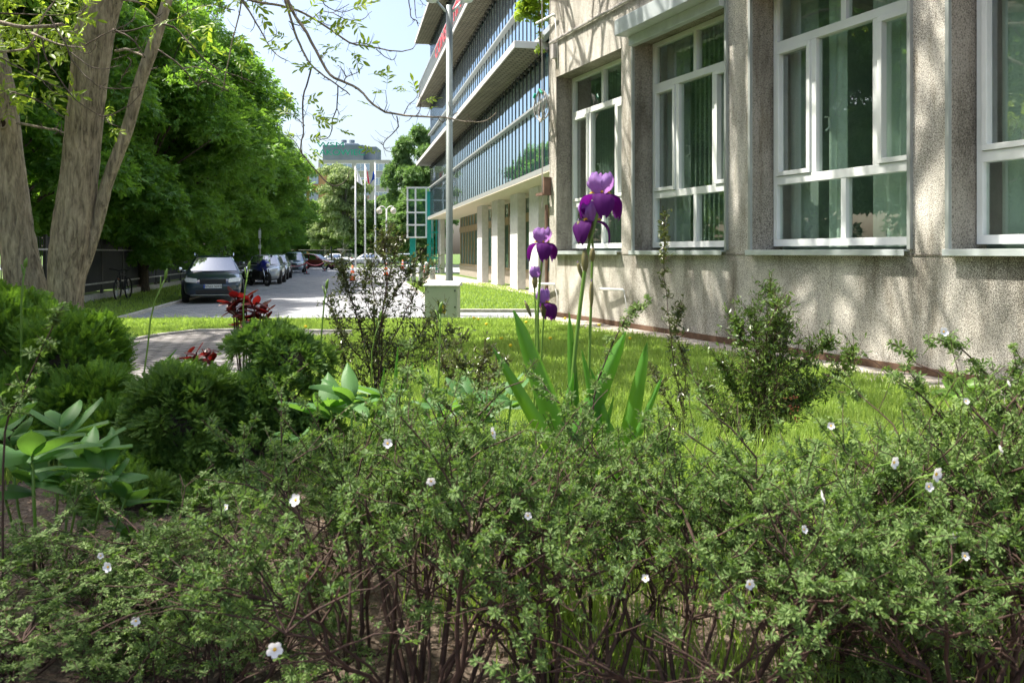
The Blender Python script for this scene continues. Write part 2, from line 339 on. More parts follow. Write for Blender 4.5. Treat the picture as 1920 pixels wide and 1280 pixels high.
sheet('cross_road', [(-80, 92), (80, 92), (80, 100), (-80, 100)], .012, M['asph'])
sheet('pavement', [(1.9, 24.5), (8, 20.9), (8, 26), (2.2, 28), (-1.0, 41), (-3.5, 52), (-6.0, 58), (-7.6, 58), (-4.9, 46), (-5.0, 42), (-2.9, 41), (0.2, 31)], .02, M['slab'])
# kerbs
def kerb(name, pts, wd=.12, h=.09, base=gz):
    mb = MB()
    p = np.array(pts, float)
    for k in range(len(p) - 1):
        a, c = p[k], p[k + 1]; d = (c - a) / np.linalg.norm(c - a); n = np.array((-d[1], d[0])) * wd / 2
        q = [a - n, c - n, c + n, a + n]
        z = [float(base(*z_)) for z_ in q]
        vv = [(q[i][0], q[i][1], z[i] - .15) for i in range(4)] + [(q[i][0], q[i][1], z[i] + h) for i in range(4)]
        mb.raw(vv, [(0,3,2,1),(4,5,6,7),(0,1,5,4),(1,2,6,5),(2,3,7,6),(3,0,4,7)])
    return tag(mb.obj(name, M['curb'], bev=.01), kind='structure')
kerb('left_kerb', [(ROADL(y), y) for y in (17.6, 30, 45, 60, 72)])
kerb('right_kerb', [(8, 20.5), (-2.1, 20.75), (-2.35, 23), (ROADR(28.2), 28.2), (ROADR(40), 40)])
# the paved path through the lawn
pp = [(150, 705), (212, 646), (290, 631), (370, 621.5), (440, 620.5), (560, 622), (660, 623)]
lo = [(660, 632), (560, 631), (500, 645), (452, 720), (380, 760), (150, 800)]
path = [tuple(G(x, y, .51)[:2]) for x, y in pp + lo]
sheet('path', path, .515, M['pathp'])
kerb('path_edging', [tuple(G(x, y, .51)[:2]) for x, y in pp[:]], .06, .045)
# -------------------------------------------------------- rendered office building (near right)
W0 = np.array((3.437, 6.79)); U = np.array((-.399, .917)); NI = np.array((.917, .399))   # U far along wall, NI into the building
def wb(v):                                        # (s, q inward, z) -> world
    v = np.asarray(v, float).reshape(-1, 3); return np.stack([W0[0] + U[0] * v[:, 0] + NI[0] * v[:, 1], W0[1] + U[1] * v[:, 0] + NI[1] * v[:, 1], v[:, 2]], -1)
bld = thing('office_building', 'grey roughcast office building with large white windows along the right side', 'building', (0, 0, 0))
SE, SN = 7.05, -7.6                               # far corner, near end
WINS = [(4.77, 6.80), (2.49, 4.425), (.057, 2.05), (-2.36, -.345), (-4.76, -2.75)]
ZB, ZS, ZT, ZR = .5, 1.56, 4.42, 9.5
mb = MB()
# wall as a grid of boxes around the openings (0.28 thick at the openings), butted end to end
def wbox(mb, s0, s1, q0, q1, z0, z1): mb.box((s0, q0, z0), (s1, q1, z1), wb)
edges = [SN] + [e for wn in reversed(WINS) for e in wn] + [SE]
def wallgrid(mb, q):
    S_ = sorted(set([SN, SE] + [e for wn in WINS for e in wn])); Z_ = [ZB - .6, ZS, ZT, 6.6, ZR]
    idx = {}
    vs = []
    for a, s_ in enumerate(S_):
        for c, z_ in enumerate(Z_): idx[a, c] = len(vs); vs.append((s_, q, z_))
    fs = []
    for a in range(len(S_) - 1):
        for c in range(len(Z_) - 1):
            mid = (S_[a] + S_[a + 1]) / 2
            if c == 1 and any(w0 < mid < w1 for w0, w1 in WINS): continue
            fs.append((idx[a, c], idx[a, c + 1], idx[a + 1, c + 1], idx[a + 1, c]))
    mb.raw(wb(vs), fs)
wallgrid(mb, 0)
mb.raw(wb([(SE, 0, -.1), (SE, 9, -.1), (SE, 9, ZR), (SE, 0, ZR), (SN, 0, -.1), (SN, 9, -.1), (SN, 9, ZR), (SN, 0, ZR)]), [(0, 1, 2, 3), (4, 7, 6, 5), (3, 2, 6, 7)])
mb.obj('wall', M['wall'], bld)
mb = MB()
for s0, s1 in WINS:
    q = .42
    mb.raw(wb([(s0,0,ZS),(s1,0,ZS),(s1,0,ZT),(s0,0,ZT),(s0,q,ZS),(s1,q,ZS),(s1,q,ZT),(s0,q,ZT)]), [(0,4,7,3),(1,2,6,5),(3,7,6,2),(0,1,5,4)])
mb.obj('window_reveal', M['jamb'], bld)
mb = MB(); wbox(mb, SN, SE - .02, -.012, .0, ZB - .1, ZB + .085); mb.obj('plinth', M['plinth'], bld)
mb = MB(); wbox(mb, SN, SE - .02, -.007, .002, ZS - .035, ZS - .02)
for s in (4.6, 2.27, -.14, -2.55): pass
mb.obj('wall_joint', M['jamb'], bld)
FT = .28                                            # frame plane
for k, (s0, s1) in enumerate(WINS):
    wn = MB()
    a, c = s0 + .01, s1 - .01; fz0, fz1 = ZS + .06, ZT - .005; fw = .056; q0, q1 = FT, FT + .08
    wid = c - a; sa, sb, sm = a + wid * .302, a + wid * .70, a + wid * .5
    t0, t1, l0, l1 = 3.76, 3.85, 2.29, 2.38
    wbox(wn, a, c, q0, q1, fz0, fz0 + fw + .02); wbox(wn, a, c, q0, q1, fz1 - fw, fz1)
    wbox(wn, a, a + fw, q0, q1, fz0 + fw + .02, fz1 - fw); wbox(wn, c - fw, c, q0, q1, fz0 + fw + .02, fz1 - fw)
    wbox(wn, a + fw, c - fw, q0 - .004, q1, t0, t1); wbox(wn, a + fw, c - fw, q0 - .004, q1, l0, l1)
    wbox(wn, sm - .033, sm + .033, q0, q1, fz0 + fw + .02, l0); wbox(wn, sm - .033, sm + .033, q0, q1, t1, fz1 - fw)
    wbox(wn, sa - .036, sa + .036, q0, q1, l1, t0); wbox(wn, sb - .036, sb + .036, q0, q1, l1, t0)
    win = wn.obj('window', M['pvc'], bld, bev=.004)
    for (x0, x1) in ((a + fw, sa - .036), (sb + .036, c - fw)):
        ca = MB(); sw = .048; e0, e1 = l1 + .004, t0 - .004
        p0, p1 = q0 - .022, q0 + .05
        wbox(ca, x0, x1, p0, p1, e0, e0 + sw); wbox(ca, x0, x1, p0, p1, e1 - sw, e1)
        wbox(ca, x0, x0 + sw, p0, p1, e0 + sw, e1 - sw); wbox(ca, x1 - sw, x1, p0, p1, e0 + sw, e1 - sw)
        ca.obj('casement', M['pvc'], win, bev=.004)
    gp = MB(); gp.raw(wb([(c - .03, q0 + .045, fz0 + .03), (a + .03, q0 + .045, fz0 + .03), (a + .03, q0 + .045, fz1 - .03), (c - .03, q0 + .045, fz1 - .03)]), [(0, 3, 2, 1)])
    gp.obj('pane', M['glass'], win)
    hd = MB(); hs = sb - .0
    for hz in (2.95,):
        hd.tube(wb([(sb - .06, q1 + .02, hz), (sb - .06, q1 + .07, hz), (sb - .06, q1 + .08, hz - .1), (sb - .06, q1 + .03, hz - .14)]), .012, 6)
    hd.obj('handle', M['white'], win)
    st = MB(); wbox(st, s0 - .0, s1 + .0, -.085, FT - .002, ZS + .002, ZS + .02)
    wbox(st, s0 - .02, s1 + .02, -.09, -.085, ZS - .035, ZS + .02)
    st.obj('window_sill', M['sill'], bld, bev=.003)
    if k >= 1:
        gd = MB()
        wbox(gd, s1 + .002, s1 + .035, -.035, .05, ZS + .022, ZT); gd.obj('shutter_rail', M['steel'], bld); gd = MB(); wbox(gd, s0 - .035, s0 - .002, -.035, .05, ZS + .022, ZT)
        gd.obj('shutter_rail', M['steel'], bld)
        sb_ = MB(); wbox(sb_, s0 - .06, s1 + .05, -.29, -.001, ZT + .06, ZT + .27)
        wbox(sb_, s0, s1, -.1, -.002, ZT - .07, ZT + .058)
        sb_.obj('shutter_box', M['steel'] if k > 1 else M['sill'], bld, bev=.006)
    room = MB(); room.raw(wb([(s0,q1+.3,ZS-.4),(s1,q1+.3,ZS-.4),(s1,q1+.3,ZT+.2),(s0,q1+.3,ZT+.2),(s0-.3,4,ZS-.6),(s1+.3,4,ZS-.6),(s1+.3,4,ZT+.2),(s0-.3,4,ZT+.2)]), [(4,5,6,7),(0,4,7,3),(1,2,6,5),(3,7,6,2),(0,1,5,4)])
    room.obj('interior', M['room'], bld)
# curtains hanging inside the windows
def curtain(s0, s1, z0, z1, q, folds, amp, mat, label, seed):
    g = np.random.default_rng(seed); n = folds * 8 + 1; u = np.linspace(0, 1, n); zz = np.linspace(0, 1, 10)
    ss = s0 + (s1 - s0) * u; off = amp * np.sin(u * folds * 2 * math.pi + .6 * np.sin(u * 9))
    v = np.stack([np.repeat(ss[None], 10, 0), q + np.repeat(off[None], 10, 0) * (1 - .25 * zz[:, None]), np.repeat((z0 + (z1 - z0) * zz)[:, None], n, 1)], -1)
    i = np.arange(9)[:, None] * n; j = np.arange(n - 1)[None]
    f = np.stack([i + j, i + j + 1, i + n + j + 1, i + n + j], -1).reshape(-1, 4)
    o = MB().grid(wb(v), f).obj('curtain', mat, smooth=True)
    return tag(o, label, 'curtain', 'curtains behind the office windows')
def slats(s0, s1, z0, z1, q, n, mat, label):
    mb = MB()
    for k in range(n):
        c = s0 + (s1 - s0) * (k + .5) / n; h = (s1 - s0) / n * .52; a = .9
        p = [(c - h * math.cos(a), q - h * math.sin(a), z0), (c + h * math.cos(a), q + h * math.sin(a), z0), (c + h * math.cos(a), q + h * math.sin(a), z1), (c - h * math.cos(a), q - h * math.sin(a), z1)]
        mb.raw(wb(p), [(0, 1, 2, 3)])
    return tag(mb.obj('vertical_blind', mat), label, 'blind', 'vertical blinds behind the office windows')
slats(5.9, 6.75, ZS + .1, ZT, .62, 11, M['blind'], 'grey vertical blind behind the farthest roughcast window')
slats(2.7, 3.95, ZS + .1, ZT, .55, 13, M['drape'], 'pale green slatted blind behind the window under the white shutter box')
curtain(3.85, 4.4, ZS + .1, ZT, .5, 3, .03, M['blind'], 'flat grey curtain at the far side of the window under the white shutter box', 2)
curtain(.1, .95, ZS + .05, ZT, .56, 5, .045, M['drape'], 'white gathered curtain in the window right of the iris flowers', 3)
curtain(1.6, 2.02, ZS + .05, ZT, .5, 2, .02, M['blind'], 'grey curtain at the far side of the window right of the irises', 4)
curtain(-1.05, -.42, ZS + .05, ZT, .5, 3, .02, M['drape'], 'pale plain curtain in the window cut by the right photo edge', 5)
curtain(1.25, 1.5, ZS + .05, ZT, .54, 2, .03, M['drape'], 'narrow pale curtain in the middle of the window right of the irises', 6)
slats(-1.6, -1.12, ZS + .1, ZT, .55, 6, M['drape'], 'pale slatted blind in the window cut by the right photo edge')
slats(4.9, 5.6, ZS + .1, ZT, .6, 7, M['drape'], 'pale slatted blind at the near side of the farthest roughcast window')
# fittings on the wall
cond = MB(); cond.tube(wb([(6.98, -.03, 5.02), (3.0, -.03, 5.02)]), .022, 6)
cond.obj('conduit', M['cable'], bld)
def bracket(s, z, lab, drop):  # white bracket bar with a thin drop wire, carries no lamp
    mb = MB(); mb.tube(wb([(s + .55, -.12, z), (s + .02, -.06, z + .01), (s, -.05, z - .02)]), [.022, .02, .02], 8)
    mb.tube(wb([(s, -.05, z - .02), (s - .02, -.02, z - drop * .5), (s - .03, -.015, z - drop)]), .007, 5)
    tag(mb.obj('wall_bracket', M['white'], smooth=True), lab, 'wall bracket', 'white arms fixed to the roughcast wall')
bracket(4.62, 1.03, 'white bent arm low on the roughcast wall under the sill right of the tall iris', .45)
bracket(6.75, 1.03, 'white bent arm low on the roughcast wall at its far corner behind the small iris', .4)
bracket(6.75, 5.42, 'white bent arm high on the roughcast wall at the top of its far corner', .9)
# coil of cable at the corner
g = np.random.default_rng(5); mb = MB()
for k in range(6):
    an = np.linspace(0, 2 * math.pi, 25); rx = .17 + g.normal() * .012; rz_ = .25 + g.normal() * .012
    mb.tube(wb(np.stack([SE + .02 + rx * np.cos(an) + g.normal() * .01, -.10 + .03 * np.sin(an * 2 + k) - .015 * k, 4.0 + rz_ * np.sin(an) + g.normal() * .01], -1)), .008, 5, cap=False)
coil = mb.obj('cable_coil', M['cable'], smooth=True); tag(coil, 'loose coil of grey cable with green tape hanging at the building corner', 'cable')
mb = MB(); mb.tube(wb([(SE - .12, -.2, 4.17), (SE - .06, -.22, 4.24)]), .022, 6); mb.obj('tape', M['tape'], coil)
mb = MB(); mb.tube(wb([(SE + .13, -.2, 4.2), (SE + .17, -.21, 4.14)]), .02, 6); mb.obj('tape', M['tape'], coil)
mb = MB(); mb.tube(wb([(SE + .05, -.12, 9), (SE + .04, -.12, 5), (SE + .05, -.11, 2.6), (SE + .08, -.1, 2.3)]), .009, 5)
tag(mb.obj('hanging_cable', M['cable']), 'thin grey cable hanging straight down the corner of the roughcast building', 'cable')
mb = MB(); mb.tube(wb([(SE + .07, -.02, .4), (SE + .07, -.02, 2.35)]), .03, 8); wbox(mb, SE - .06, SE + .2, -.16, -.11, 2.5, 2.545); wbox(mb, SE - .08, SE - .04, -.14, -.002, 2.5, 2.8)
tag(mb.obj('downpipe', M['rust']), 'rusty brown pipe and bracket running down the corner of the roughcast wall', 'pipe')
mb = MB(); wbox(mb, SE - .3, SE - .2, -.08, -.001, 4.72, 4.95); mb.obj('junction_box', M['cable'], bld)
# footing slabs beside the wall
mb = MB()
for k in range(22):
    a = SE - .05 - k * .62
    wbox(mb, a - .605, a, -.62, -.03, .42, .515 + .006 * ((k * 7) % 3))
tag(mb.obj('wall_footpath', M['slab'], bev=.01), kind='structure')

# ---------------------------------------------------------------- the glass building
FXg = lambda y: 6.335 - .211 * y
A0 = np.array((FXg(25.9), 25.9)); UG = np.array((-.211, 1.0)) / math.hypot(.211, 1); NG = np.array((UG[1], -UG[0]))   # NG into the building
LG = (59.3 - 25.9) * math.hypot(.211, 1)
def gb(v):
    v = np.asarray(v, float).reshape(-1, 3); return np.stack([A0[0] + UG[0] * v[:, 0] + NG[0] * v[:, 1], A0[1] + UG[1] * v[:, 0] + NG[1] * v[:, 1], v[:, 2]], -1)
M['fglass'] = facadem('tinted_facade_glass', (.02, .07, .09), (.72, .88, 1.0), .72)
M['gglass'] = facadem('green_ground_floor_glass', (.012, .07, .06), (.6, .8, .75), .35)
M['fascia'] = plain('pale_fascia', (.62, .6, .56), .6, var=.05, scale=2)
M['soff'] = paverm('perforated_soffit', (.20, .18, .12), (.24, .22, .15), (.09, .08, .055), 2.2, rot=.2, bw=.5, rh=.5, msz=.06)
M['soff2'] = plain('cream_soffit', (.55, .5, .4), .8, var=.06)
M['mull'] = plain('dark_bronze_mullion', (.07, .065, .055), .45, var=.1, metal=.4)
M['mull2'] = plain('light_mullion', (.38, .4, .38), .4, var=.05, metal=.3)
M['col'] = plain('white_concrete_column', (.62, .61, .6), .8, var=.1, bump=.1)
M['teal'] = plain('teal_paint', (.0, .30, .25), .4, var=.08)
M['redp'] = plain('red_letters', (.55, .06, .07), .5)
gbl = thing('glass_office_building', 'tall modern office building with tinted glass bands, pale ledges and white columns', 'building')
def gbox(mb, s0, s1, q0, q1, z0, z1): return mb.box((s0, q0, z0), (s1, q1, z1), gb)
ST = [(4.13, 8.05, 6.35), (8.38, 12.45, 10.3), (12.78, 17.2, 14.9), (17.5, 24, 19.9)]
mb = MB(); gbox(mb, -9, LG - .1, .35, 14, 4.3, 24); mb.obj('core', M['mull'], gbl)
for n_, (z0, z1, zt) in enumerate(ST):
    mb = MB(); gbox(mb, -9, LG, .12, .3, z0, z1); gl = mb.obj('glazing', M['fglass'], gbl)
    mb = MB(); n = int((LG + 9) / .62)
    for k in range(n + 1):
        s = -9 + k * (LG + 9) / n
        gbox(mb, s - .024, s + .024, .098, .118, z0 + .1, z1)
        mb.lathe([(0, -.04), (.08, -.03), (.08, .03), (0, .04)], gb([(s, .05, z1 - .14)])[0], 8, 'x')
    mb.obj('mullion', M['mull'], gl)
    mb = MB(); gbox(mb, -9, LG, -.09, .117, zt - .04, zt + .04); gbox(mb, -9, LG + .1, -.1, .12, z0 - .08, z0 + .1); mb.obj('transom', M['mull2'], gl)
for n_, (zz, pr, e0) in enumerate([(8.08, .9, 0), (12.48, .9, -9), (17.22, 1.0, -9)]):
    if n_ == 0: e0 = -.4
    mb = MB(); gbox(mb, e0, LG + .7, -pr, .3, zz, zz + .22); sl = mb.obj('ledge', M['fascia'], gbl, bev=.01)
    mb = MB(); gbox(mb, e0 + .05, LG + .6, -pr + .04, .11, zz - .012, zz - .002); mb.obj('soffit', M['soff'], sl)
mb = MB(); gbox(mb, -9, LG + .1, -.1, 3.3, 4.02, 4.08); mb.obj('underside', M['soff2'], gbl)
# railing and red roof-sign letters on the second ledge
mb = MB()
for k in range(110):
    s = -2 + k * (LG + 2) / 110; gbox(mb, s - .015, s + .015, -.8, -.77, 12.76, 13.9)
gbox(mb, -2, LG, -.82, -.76, 13.9, 13.96); mb.obj('railing', M['mull2'], gbl)
def text(body, size, mat, M4, name, parent=None, ext=.02, align='CENTER'):
    c = bpy.data.curves.new(name, 'FONT'); c.body = body; c.size = size; c.extrude = ext; c.align_x = align
    o = bpy.data.objects.new(name, c); COL.objects.link(o)
    dg = bpy.context.evaluated_depsgraph_get(); me = bpy.data.meshes.new_from_object(o.evaluated_get(dg))
    bpy.data.objects.remove(o); q = bpy.data.objects.new(name, me); COL.objects.link(q)
    me.materials.clear(); me.materials.append(mat)
    me.transform(M4)
    if parent: q.parent = parent
    return q
def basis(o, xa, ya):
    xa = Vector(xa).normalized(); ya = Vector(ya).normalized(); za = xa.cross(ya)
    m = Matrix((xa, ya, za)).transposed().to_4x4(); m.translation = Vector(o); return m
# lettering reads from the far end towards the near end, as seen from the street
text('CONSULTING', 1.05, M['redp'], basis(gb([(15.5, -.95, 12.85)])[0], (-UG[0], -UG[1], 0), (0, 0, 1)) @ Matrix.Scale(1.8, 4, (1, 0, 0)), 'sign_letters', gbl)
# ground floor: columns, glazing, plinth
ccol = MB()
colpx = [963, 927, 899, 823]
SC = []
for px in colpx:
    r = (px - 960) / F; q = .8
    Xo = A0 + NG * q; tt = (Xo[0] - r * Xo[1]) / (r * UG[1] - UG[0]); SC.append(tt)
SC = [SC[0] - 7.2, SC[0] - 3.6] + SC[:3] + [SC[2] + 5.2, SC[2] + 9.6] + SC[3:]
SC = [s for s in SC if s > 2 or s < 1.0]
for s in SC:
    if abs(s - SC[-2]) < .1 or abs(s - SC[-3]) < .1: continue
    mb = MB(); gbox(mb, s - .75, s + .75, .8, 1.15, -.05, 4.02); mb.obj('column', M['col'], gbl, bev=.015)
mb = MB(); gbox(mb, -9, LG - 3, 1.9, 1.98, .75, 4.02); gg = mb.obj('ground_floor_glazing', M['gglass'], gbl)
mb = MB()
for k in range(34):
    s = -9 + k * 1.2
    if s < LG - 3: gbox(mb, s - .04, s + .04, 1.84, 1.899, .75, 4.0)
gbox(mb, -9, LG - 3, 1.85, 1.898, 2.95, 3.35); gbox(mb, -9, LG - 3, 1.83, 1.897, .7, .8); mb.obj('frame', plain('bronze_frame', (.33, .25, .15), .5), gg)
mb = MB(); gbox(mb, -9, LG - 3, 1.86, 2.1, -.1, .69); mb.obj('base_wall', plain('ribbed_base', (.36, .31, .26), .8), gbl)
mb = MB(); gbox(mb, -9, LG - 3.2, 2.4, 13, 0, 4.0); mb.obj('inner_core', M['mull'], gbl)
# teal entrance frame with gridded glass box at the far end
ent = thing('entrance_canopy', 'dark glass box in white grid on teal posts beyond the glass building', 'entrance')
d0 = 60.0; xa, xb = P(764, 0, d0)[0], P(806, 0, d0)[0]; za, zb = P(0, 445, d0)[2], P(0, 352, d0)[2]
mb = MB(); mb.box((xa, d0, za), (xb, d0 + 3, zb)); mb.obj('pane', M['fglass'], ent)
mb = MB()
for u in (0, .36, .84, 1): mb.box((xa + (xb - xa) * u - .06, d0 - .05, za), (xa + (xb - xa) * u + .06, d0 - .001, zb))
for u in (0, .25, .5, .75, 1): mb.box((xa - .08, d0 - .09, za + (zb - za) * u - .06), (xb + .08, d0 - .051, za + (zb - za) * u + .06))
mb.obj('grid_frame', M['white'], ent)
mb = MB(); x_ = P(802, 0, d0)[0]; mb.box((x_, d0 - .5, 0), (x_ + .28, d0 - .2, P(0, 360, d0)[2])); x_ = P(767, 0, d0)[0]; mb.box((x_, d0 + .4, 0), (x_ + .42, d0 + .8, za)); mb.obj('post', M['teal'], ent)
mb = MB()
for px in (808, 812, 818): mb.tube([P(px, 522, 59.5) * (1, 1, 0), P(px, 412, 59.5)], .05, 5)
for py in (437, 485, 505): mb.box((P(806, 0, 59.5)[0], 59.45, P(0, py, 59.5)[2]), (P(822, 0, 59.5)[0], 59.55, P(0, py, 59.5)[2] + .1))
mb.obj('side_frame', M['teal'], ent)

# ---------------------------------------------------------------- distant buildings
def slab_building(name, label, x0, x1, dep, d, ytop, rows, cols, wallm, winm, frm, yb=474, wy=None, cat='building'):
    t = thing(name, label, cat)
    X0, X1 = P(x0, 0, d)[0], P(x1, 0, d)[0]; Z1 = P(0, ytop, d)[2]
    mb = MB(); mb.box((X0, d, -.2), (X1, d + dep, Z1)); mb.obj('wall', wallm, t)
    H = Z1 / rows
    for r_ in range(rows):
        for c_ in range(cols):
            w_ = (X1 - X0) / cols; a = X0 + w_ * (c_ + .12); c = X0 + w_ * (c_ + .88); z0 = Z1 - H * (r_ + .80); z1 = Z1 - H * (r_ + .25)
            mb = MB(); mb.box((a, d - .12, z0), (c, d - .04, z1)); wq = mb.obj('window', frm, t)
            mb = MB(); n = 3
            for k in range(n): mb.box((a + (c - a) * (k + .06) / n, d - .135, z0 + .12), (a + (c - a) * (k + .94) / n, d - .121, z1 - .12))
            mb.obj('pane', winm, wq)
    return t
M['bluew'] = facadem('blue_window_glass', (.06, .13, .2), (.8, .9, 1), .4)
tb = slab_building('apartment_tower', 'beige tower block with grey rooftop room and green lettering beyond the birch', 597, 731, 14, 190, 300, 7, 4, plain('beige_render', (.42, .40, .36), .9, var=.06, scale=.3), M['bluew'], M['white'])
d0 = 191; mb = MB(); mb.box((P(605, 0, d0)[0], d0, P(0, 300, 190)[2] + .01), (P(681, 0, d0)[0], d0 + 9, P(0, 272, d0)[2])); mb.box((P(681, 0, d0)[0], d0 + 2, P(0, 300, 190)[2] + .01), (P(703, 0, d0)[0], d0 + 9, P(0, 273, d0)[2]))
mb.box((P(643, 0, d0)[0], d0 + 2, P(0, 272, d0)[2]), (P(668, 0, d0)[0], d0 + 8, P(0, 267, d0)[2]))
for px in (645, 660): mb.tube([P(px, 268, d0 + 4), P(px, 263, d0 + 4)], .7, 8)
mb.obj('rooftop_room', plain('blue_grey_sheet', (.17, .21, .25), .7, var=.15, scale=.4), tb)
M['sgreen'] = plain('green_sign_letters', (.0, .33, .2), .5)
text('WSM', 1.7, M['sgreen'], basis(P(620, 276, 189), (1, 0, 0), (0, 0, 1)) @ Matrix.Scale(1.7, 4, (1, 0, 0)), 'sign_letters', tb, .1)
text('RAKOWIEC', 1.95, M['sgreen'], basis(P(636, 291, 189), (1, 0, 0), (0, 0, 1)) @ Matrix.Scale(1.2, 4, (1, 0, 0)), 'sign_letters', tb, .1)
slab_building('orange_house', 'orange rendered building beyond the tree row at the street end', 555, 600, 12, 150, 318, 5, 2, plain('orange_render', (.62, .30, .13), .9, var=.08, scale=.4), M['bluew'], plain('grey_trim', (.4, .4, .42), .6))
slab_building('grey_house', 'low grey building behind the flagpoles and birch', 598, 760, 12, 165, 432, 2, 7, plain('grey_render', (.35, .35, .34), .9, var=.08, scale=.4), M['bluew'], M['white'])

# ---------------------------------------------------------------- vehicles
M['tyre'] = plain('tyre_rubber', (.02, .02, .02), .85, var=.2)
M['rim'] = plain('alloy_rim', (.45, .46, .48), .3, metal=.8)
M['cglass'] = facadem('car_glass', (.01, .013, .016), (.85, .92, 1), .5, .01)
M['wscreen'] = facadem('windscreen_glass', (.012, .018, .022), (.75, .85, 1), .30, .01)
M['lampg'] = plain('headlight_lens', (.75, .76, .74), .12, var=.15, scale=20, coat=1)
M['blackp'] = plain('black_plastic', (.015, .015, .017), .5)
M['chrome'] = plain('chrome_trim', (.65, .66, .68), .15, metal=1)
M['plate'] = plain('white_number_plate', (.75, .76, .76), .4, var=.02)
M['eub'] = plain('blue_plate_strip', (.02, .08, .45), .4)
M['ink'] = plain('black_plate_letters', (.01, .01, .01), .6)
def paint(name, c, metal=.3): return plain(name, c, .28, metal=metal, var=.03, coat=1)
def car(label, mat, loc, rz, L=4.5, W=1.78, H=1.45, hood=1.25, kind='estate', group='cars parked along the street', plate=None, rails=False):
    t = thing('parked_car', label, 'car', loc, rz, group)
    hw = W / 2; y0 = -L / 2
    # (y, half width, z bottom, z shoulder)
    stt = [(0, .72, .32, .58), (.05, .84, .24, .66), (.22, .93, .2, .74), (.75, .985, .2, .86), (hood, 1.0, .2, .93), (L * .5, 1.0, .19, .96), (L * .75, 1.0, .2, .98), (L - .35, .97, .22, .98), (L - .06, .88, .26, .92), (L, .78, .34, .82)]
    ring = []
    for y, wf, zb, zs in stt:
        w_ = hw * wf
        half = [(0, zb), (w_ * .8, zb), (w_ * .97, zb + .1), (w_, zb + (zs - zb) * .45), (w_ * .985, zs - .12), (w_ * .9, zs - .02), (w_ * .55, zs + .03), (0, zs + .045)]
        ring.append([(x, y0 + y, z) for x, z in half] + [(-x, y0 + y, z) for x, z in half[-2:0:-1]])
    n = len(ring[0]); v = np.array(ring).reshape(-1, 3); K = len(ring)
    i = np.arange(K - 1)[:, None] * n; j = np.arange(n)[None]; j2 = (j + 1) % n
    mb = MB(); mb.grid(v, np.stack([i + j, i + j2, i + n + j2, i + n + j], -1).reshape(-1, 4))
    mb.l += [np.arange(n)[::-1], np.arange(n) + (K - 1) * n]; mb.s += [np.array([n])] * 2
    rb, rt = (.5, .25) if kind == 'estate' else ((.75, .45) if kind == 'hatch' else (1.15, .62))
    ya, yb2, yc, ydd = hood - .12, hood + .62, L - rb - (.15 if kind == 'sedan' else 0), L - rt + (.1 if kind != 'sedan' else -.35)
    if kind == 'van': ya, yb2, yc, ydd = hood - .2, hood + .55, L - .25, L - .1
    gs = [(ya, .84, .86, .9), (yb2, .80, .62, H - .03), (yb2 + .5, .81, .64, H), (yc - .4, .81, .64, H), (yc, .79, .62, H - .03), (ydd, .80, .84, .92)]
    gr = []
    for y, wl, wr, zt in gs:
        zl = .88
        half = [(0, zl), (hw * wl * 1.1, zl), (hw * (wl * .5 + wr * .6), (zl + zt) / 2), (hw * wr * 1.05, zt - .04), (hw * wr * .9, zt), (0, zt + .03)]
        gr.append([(x, y0 + y, z) for x, z in half] + [(-x, y0 + y, z) for x, z in half[-2:0:-1]])
    n2 = len(gr[0]); i = np.arange(len(gr) - 1)[:, None] * n2; j = np.arange(n2)[None]; j2 = (j + 1) % n2
    mb.grid(np.array(gr).reshape(-1, 3), np.stack([i + j, i + j2, i + n2 + j2, i + n2 + j], -1).reshape(-1, 4))
    body = mb.obj('body', mat, t, smooth=True, sub=1)
    # windscreen and windows as inset glass sheets just proud of the shell
    def lerp(a, b, u): return tuple(np.array(a) * (1 - u) + np.array(b) * u)
    wt, wbm = hw * .58, hw * .80
    mb = MB(); yf0, yf1 = y0 + ya + .03, y0 + yb2 - .02
    g_ = []
    for u in np.linspace(0.05, .93, 5):
        for s_ in np.linspace(-1, 1, 7): g_.append(((wbm * (1 - u) + wt * u) * s_, yf0 + (yf1 - yf0) * u - .035 + .09 * s_ * s_ * (1), .93 + (H - .05 - .93) * u + .018))
    i = np.arange(4)[:, None] * 7; j = np.arange(6)[None]
    mb.grid(np.array(g_), np.stack([i + j, i + j + 1, i + 8 + j, i + 7 + j], -1).reshape(-1, 4)); mb.obj('windscreen', M['wscreen'], t, smooth=True)
    mb = MB(); yr0, yr1 = y0 + ydd - .01, y0 + yc + .02
    mb.raw([(wbm * .92, yr0 + .02, .98), (-wbm * .92, yr0 + .02, .98), (-wt, yr1 + .03, H - .09), (wt, yr1 + .03, H - .09)], [(0, 1, 2, 3)]); mb.obj('rear_window', M['cglass'], t)
    ym = [ya + .42, yb2 + .15, (yb2 + yc) / 2 + .1, yc + .1, ydd - .2]
    for sx in (-1, 1):
        for a_, b_ in ((ya + .55, (yb2 + yc) / 2 - .25), ((yb2 + yc) / 2 - .17, yc - .05)):
            mb = MB(); a2 = max(a_, yb2 + .0); 
            mb.raw([(sx * hw * .91, y0 + a_, .945), (sx * hw * .91, y0 + b_, .945), (sx * hw * .735, y0 + b_ - .02, H - .1), (sx * hw * .735, y0 + a2 + .05, H - .1)], [(0, 1, 2, 3)]); mb.obj('side_window', M['cglass'], t)
        mb = MB(); mb.lathe([(0, -.06), (.07, -.055), (.1, 0), (.085, .05), (0, .07)], (sx * (hw + .12), y0 + ya + .42, 1.0), 10, 'y'); mb.box((sx * hw * .9 - .01, y0 + ya + .4, .95), (sx * (hw + .06) + .01, y0 + ya + .44, .98))
        mb.obj('mirror', M['chrome'] if rails else mat, t, smooth=True)
        mb = MB(); hx = sx * hw
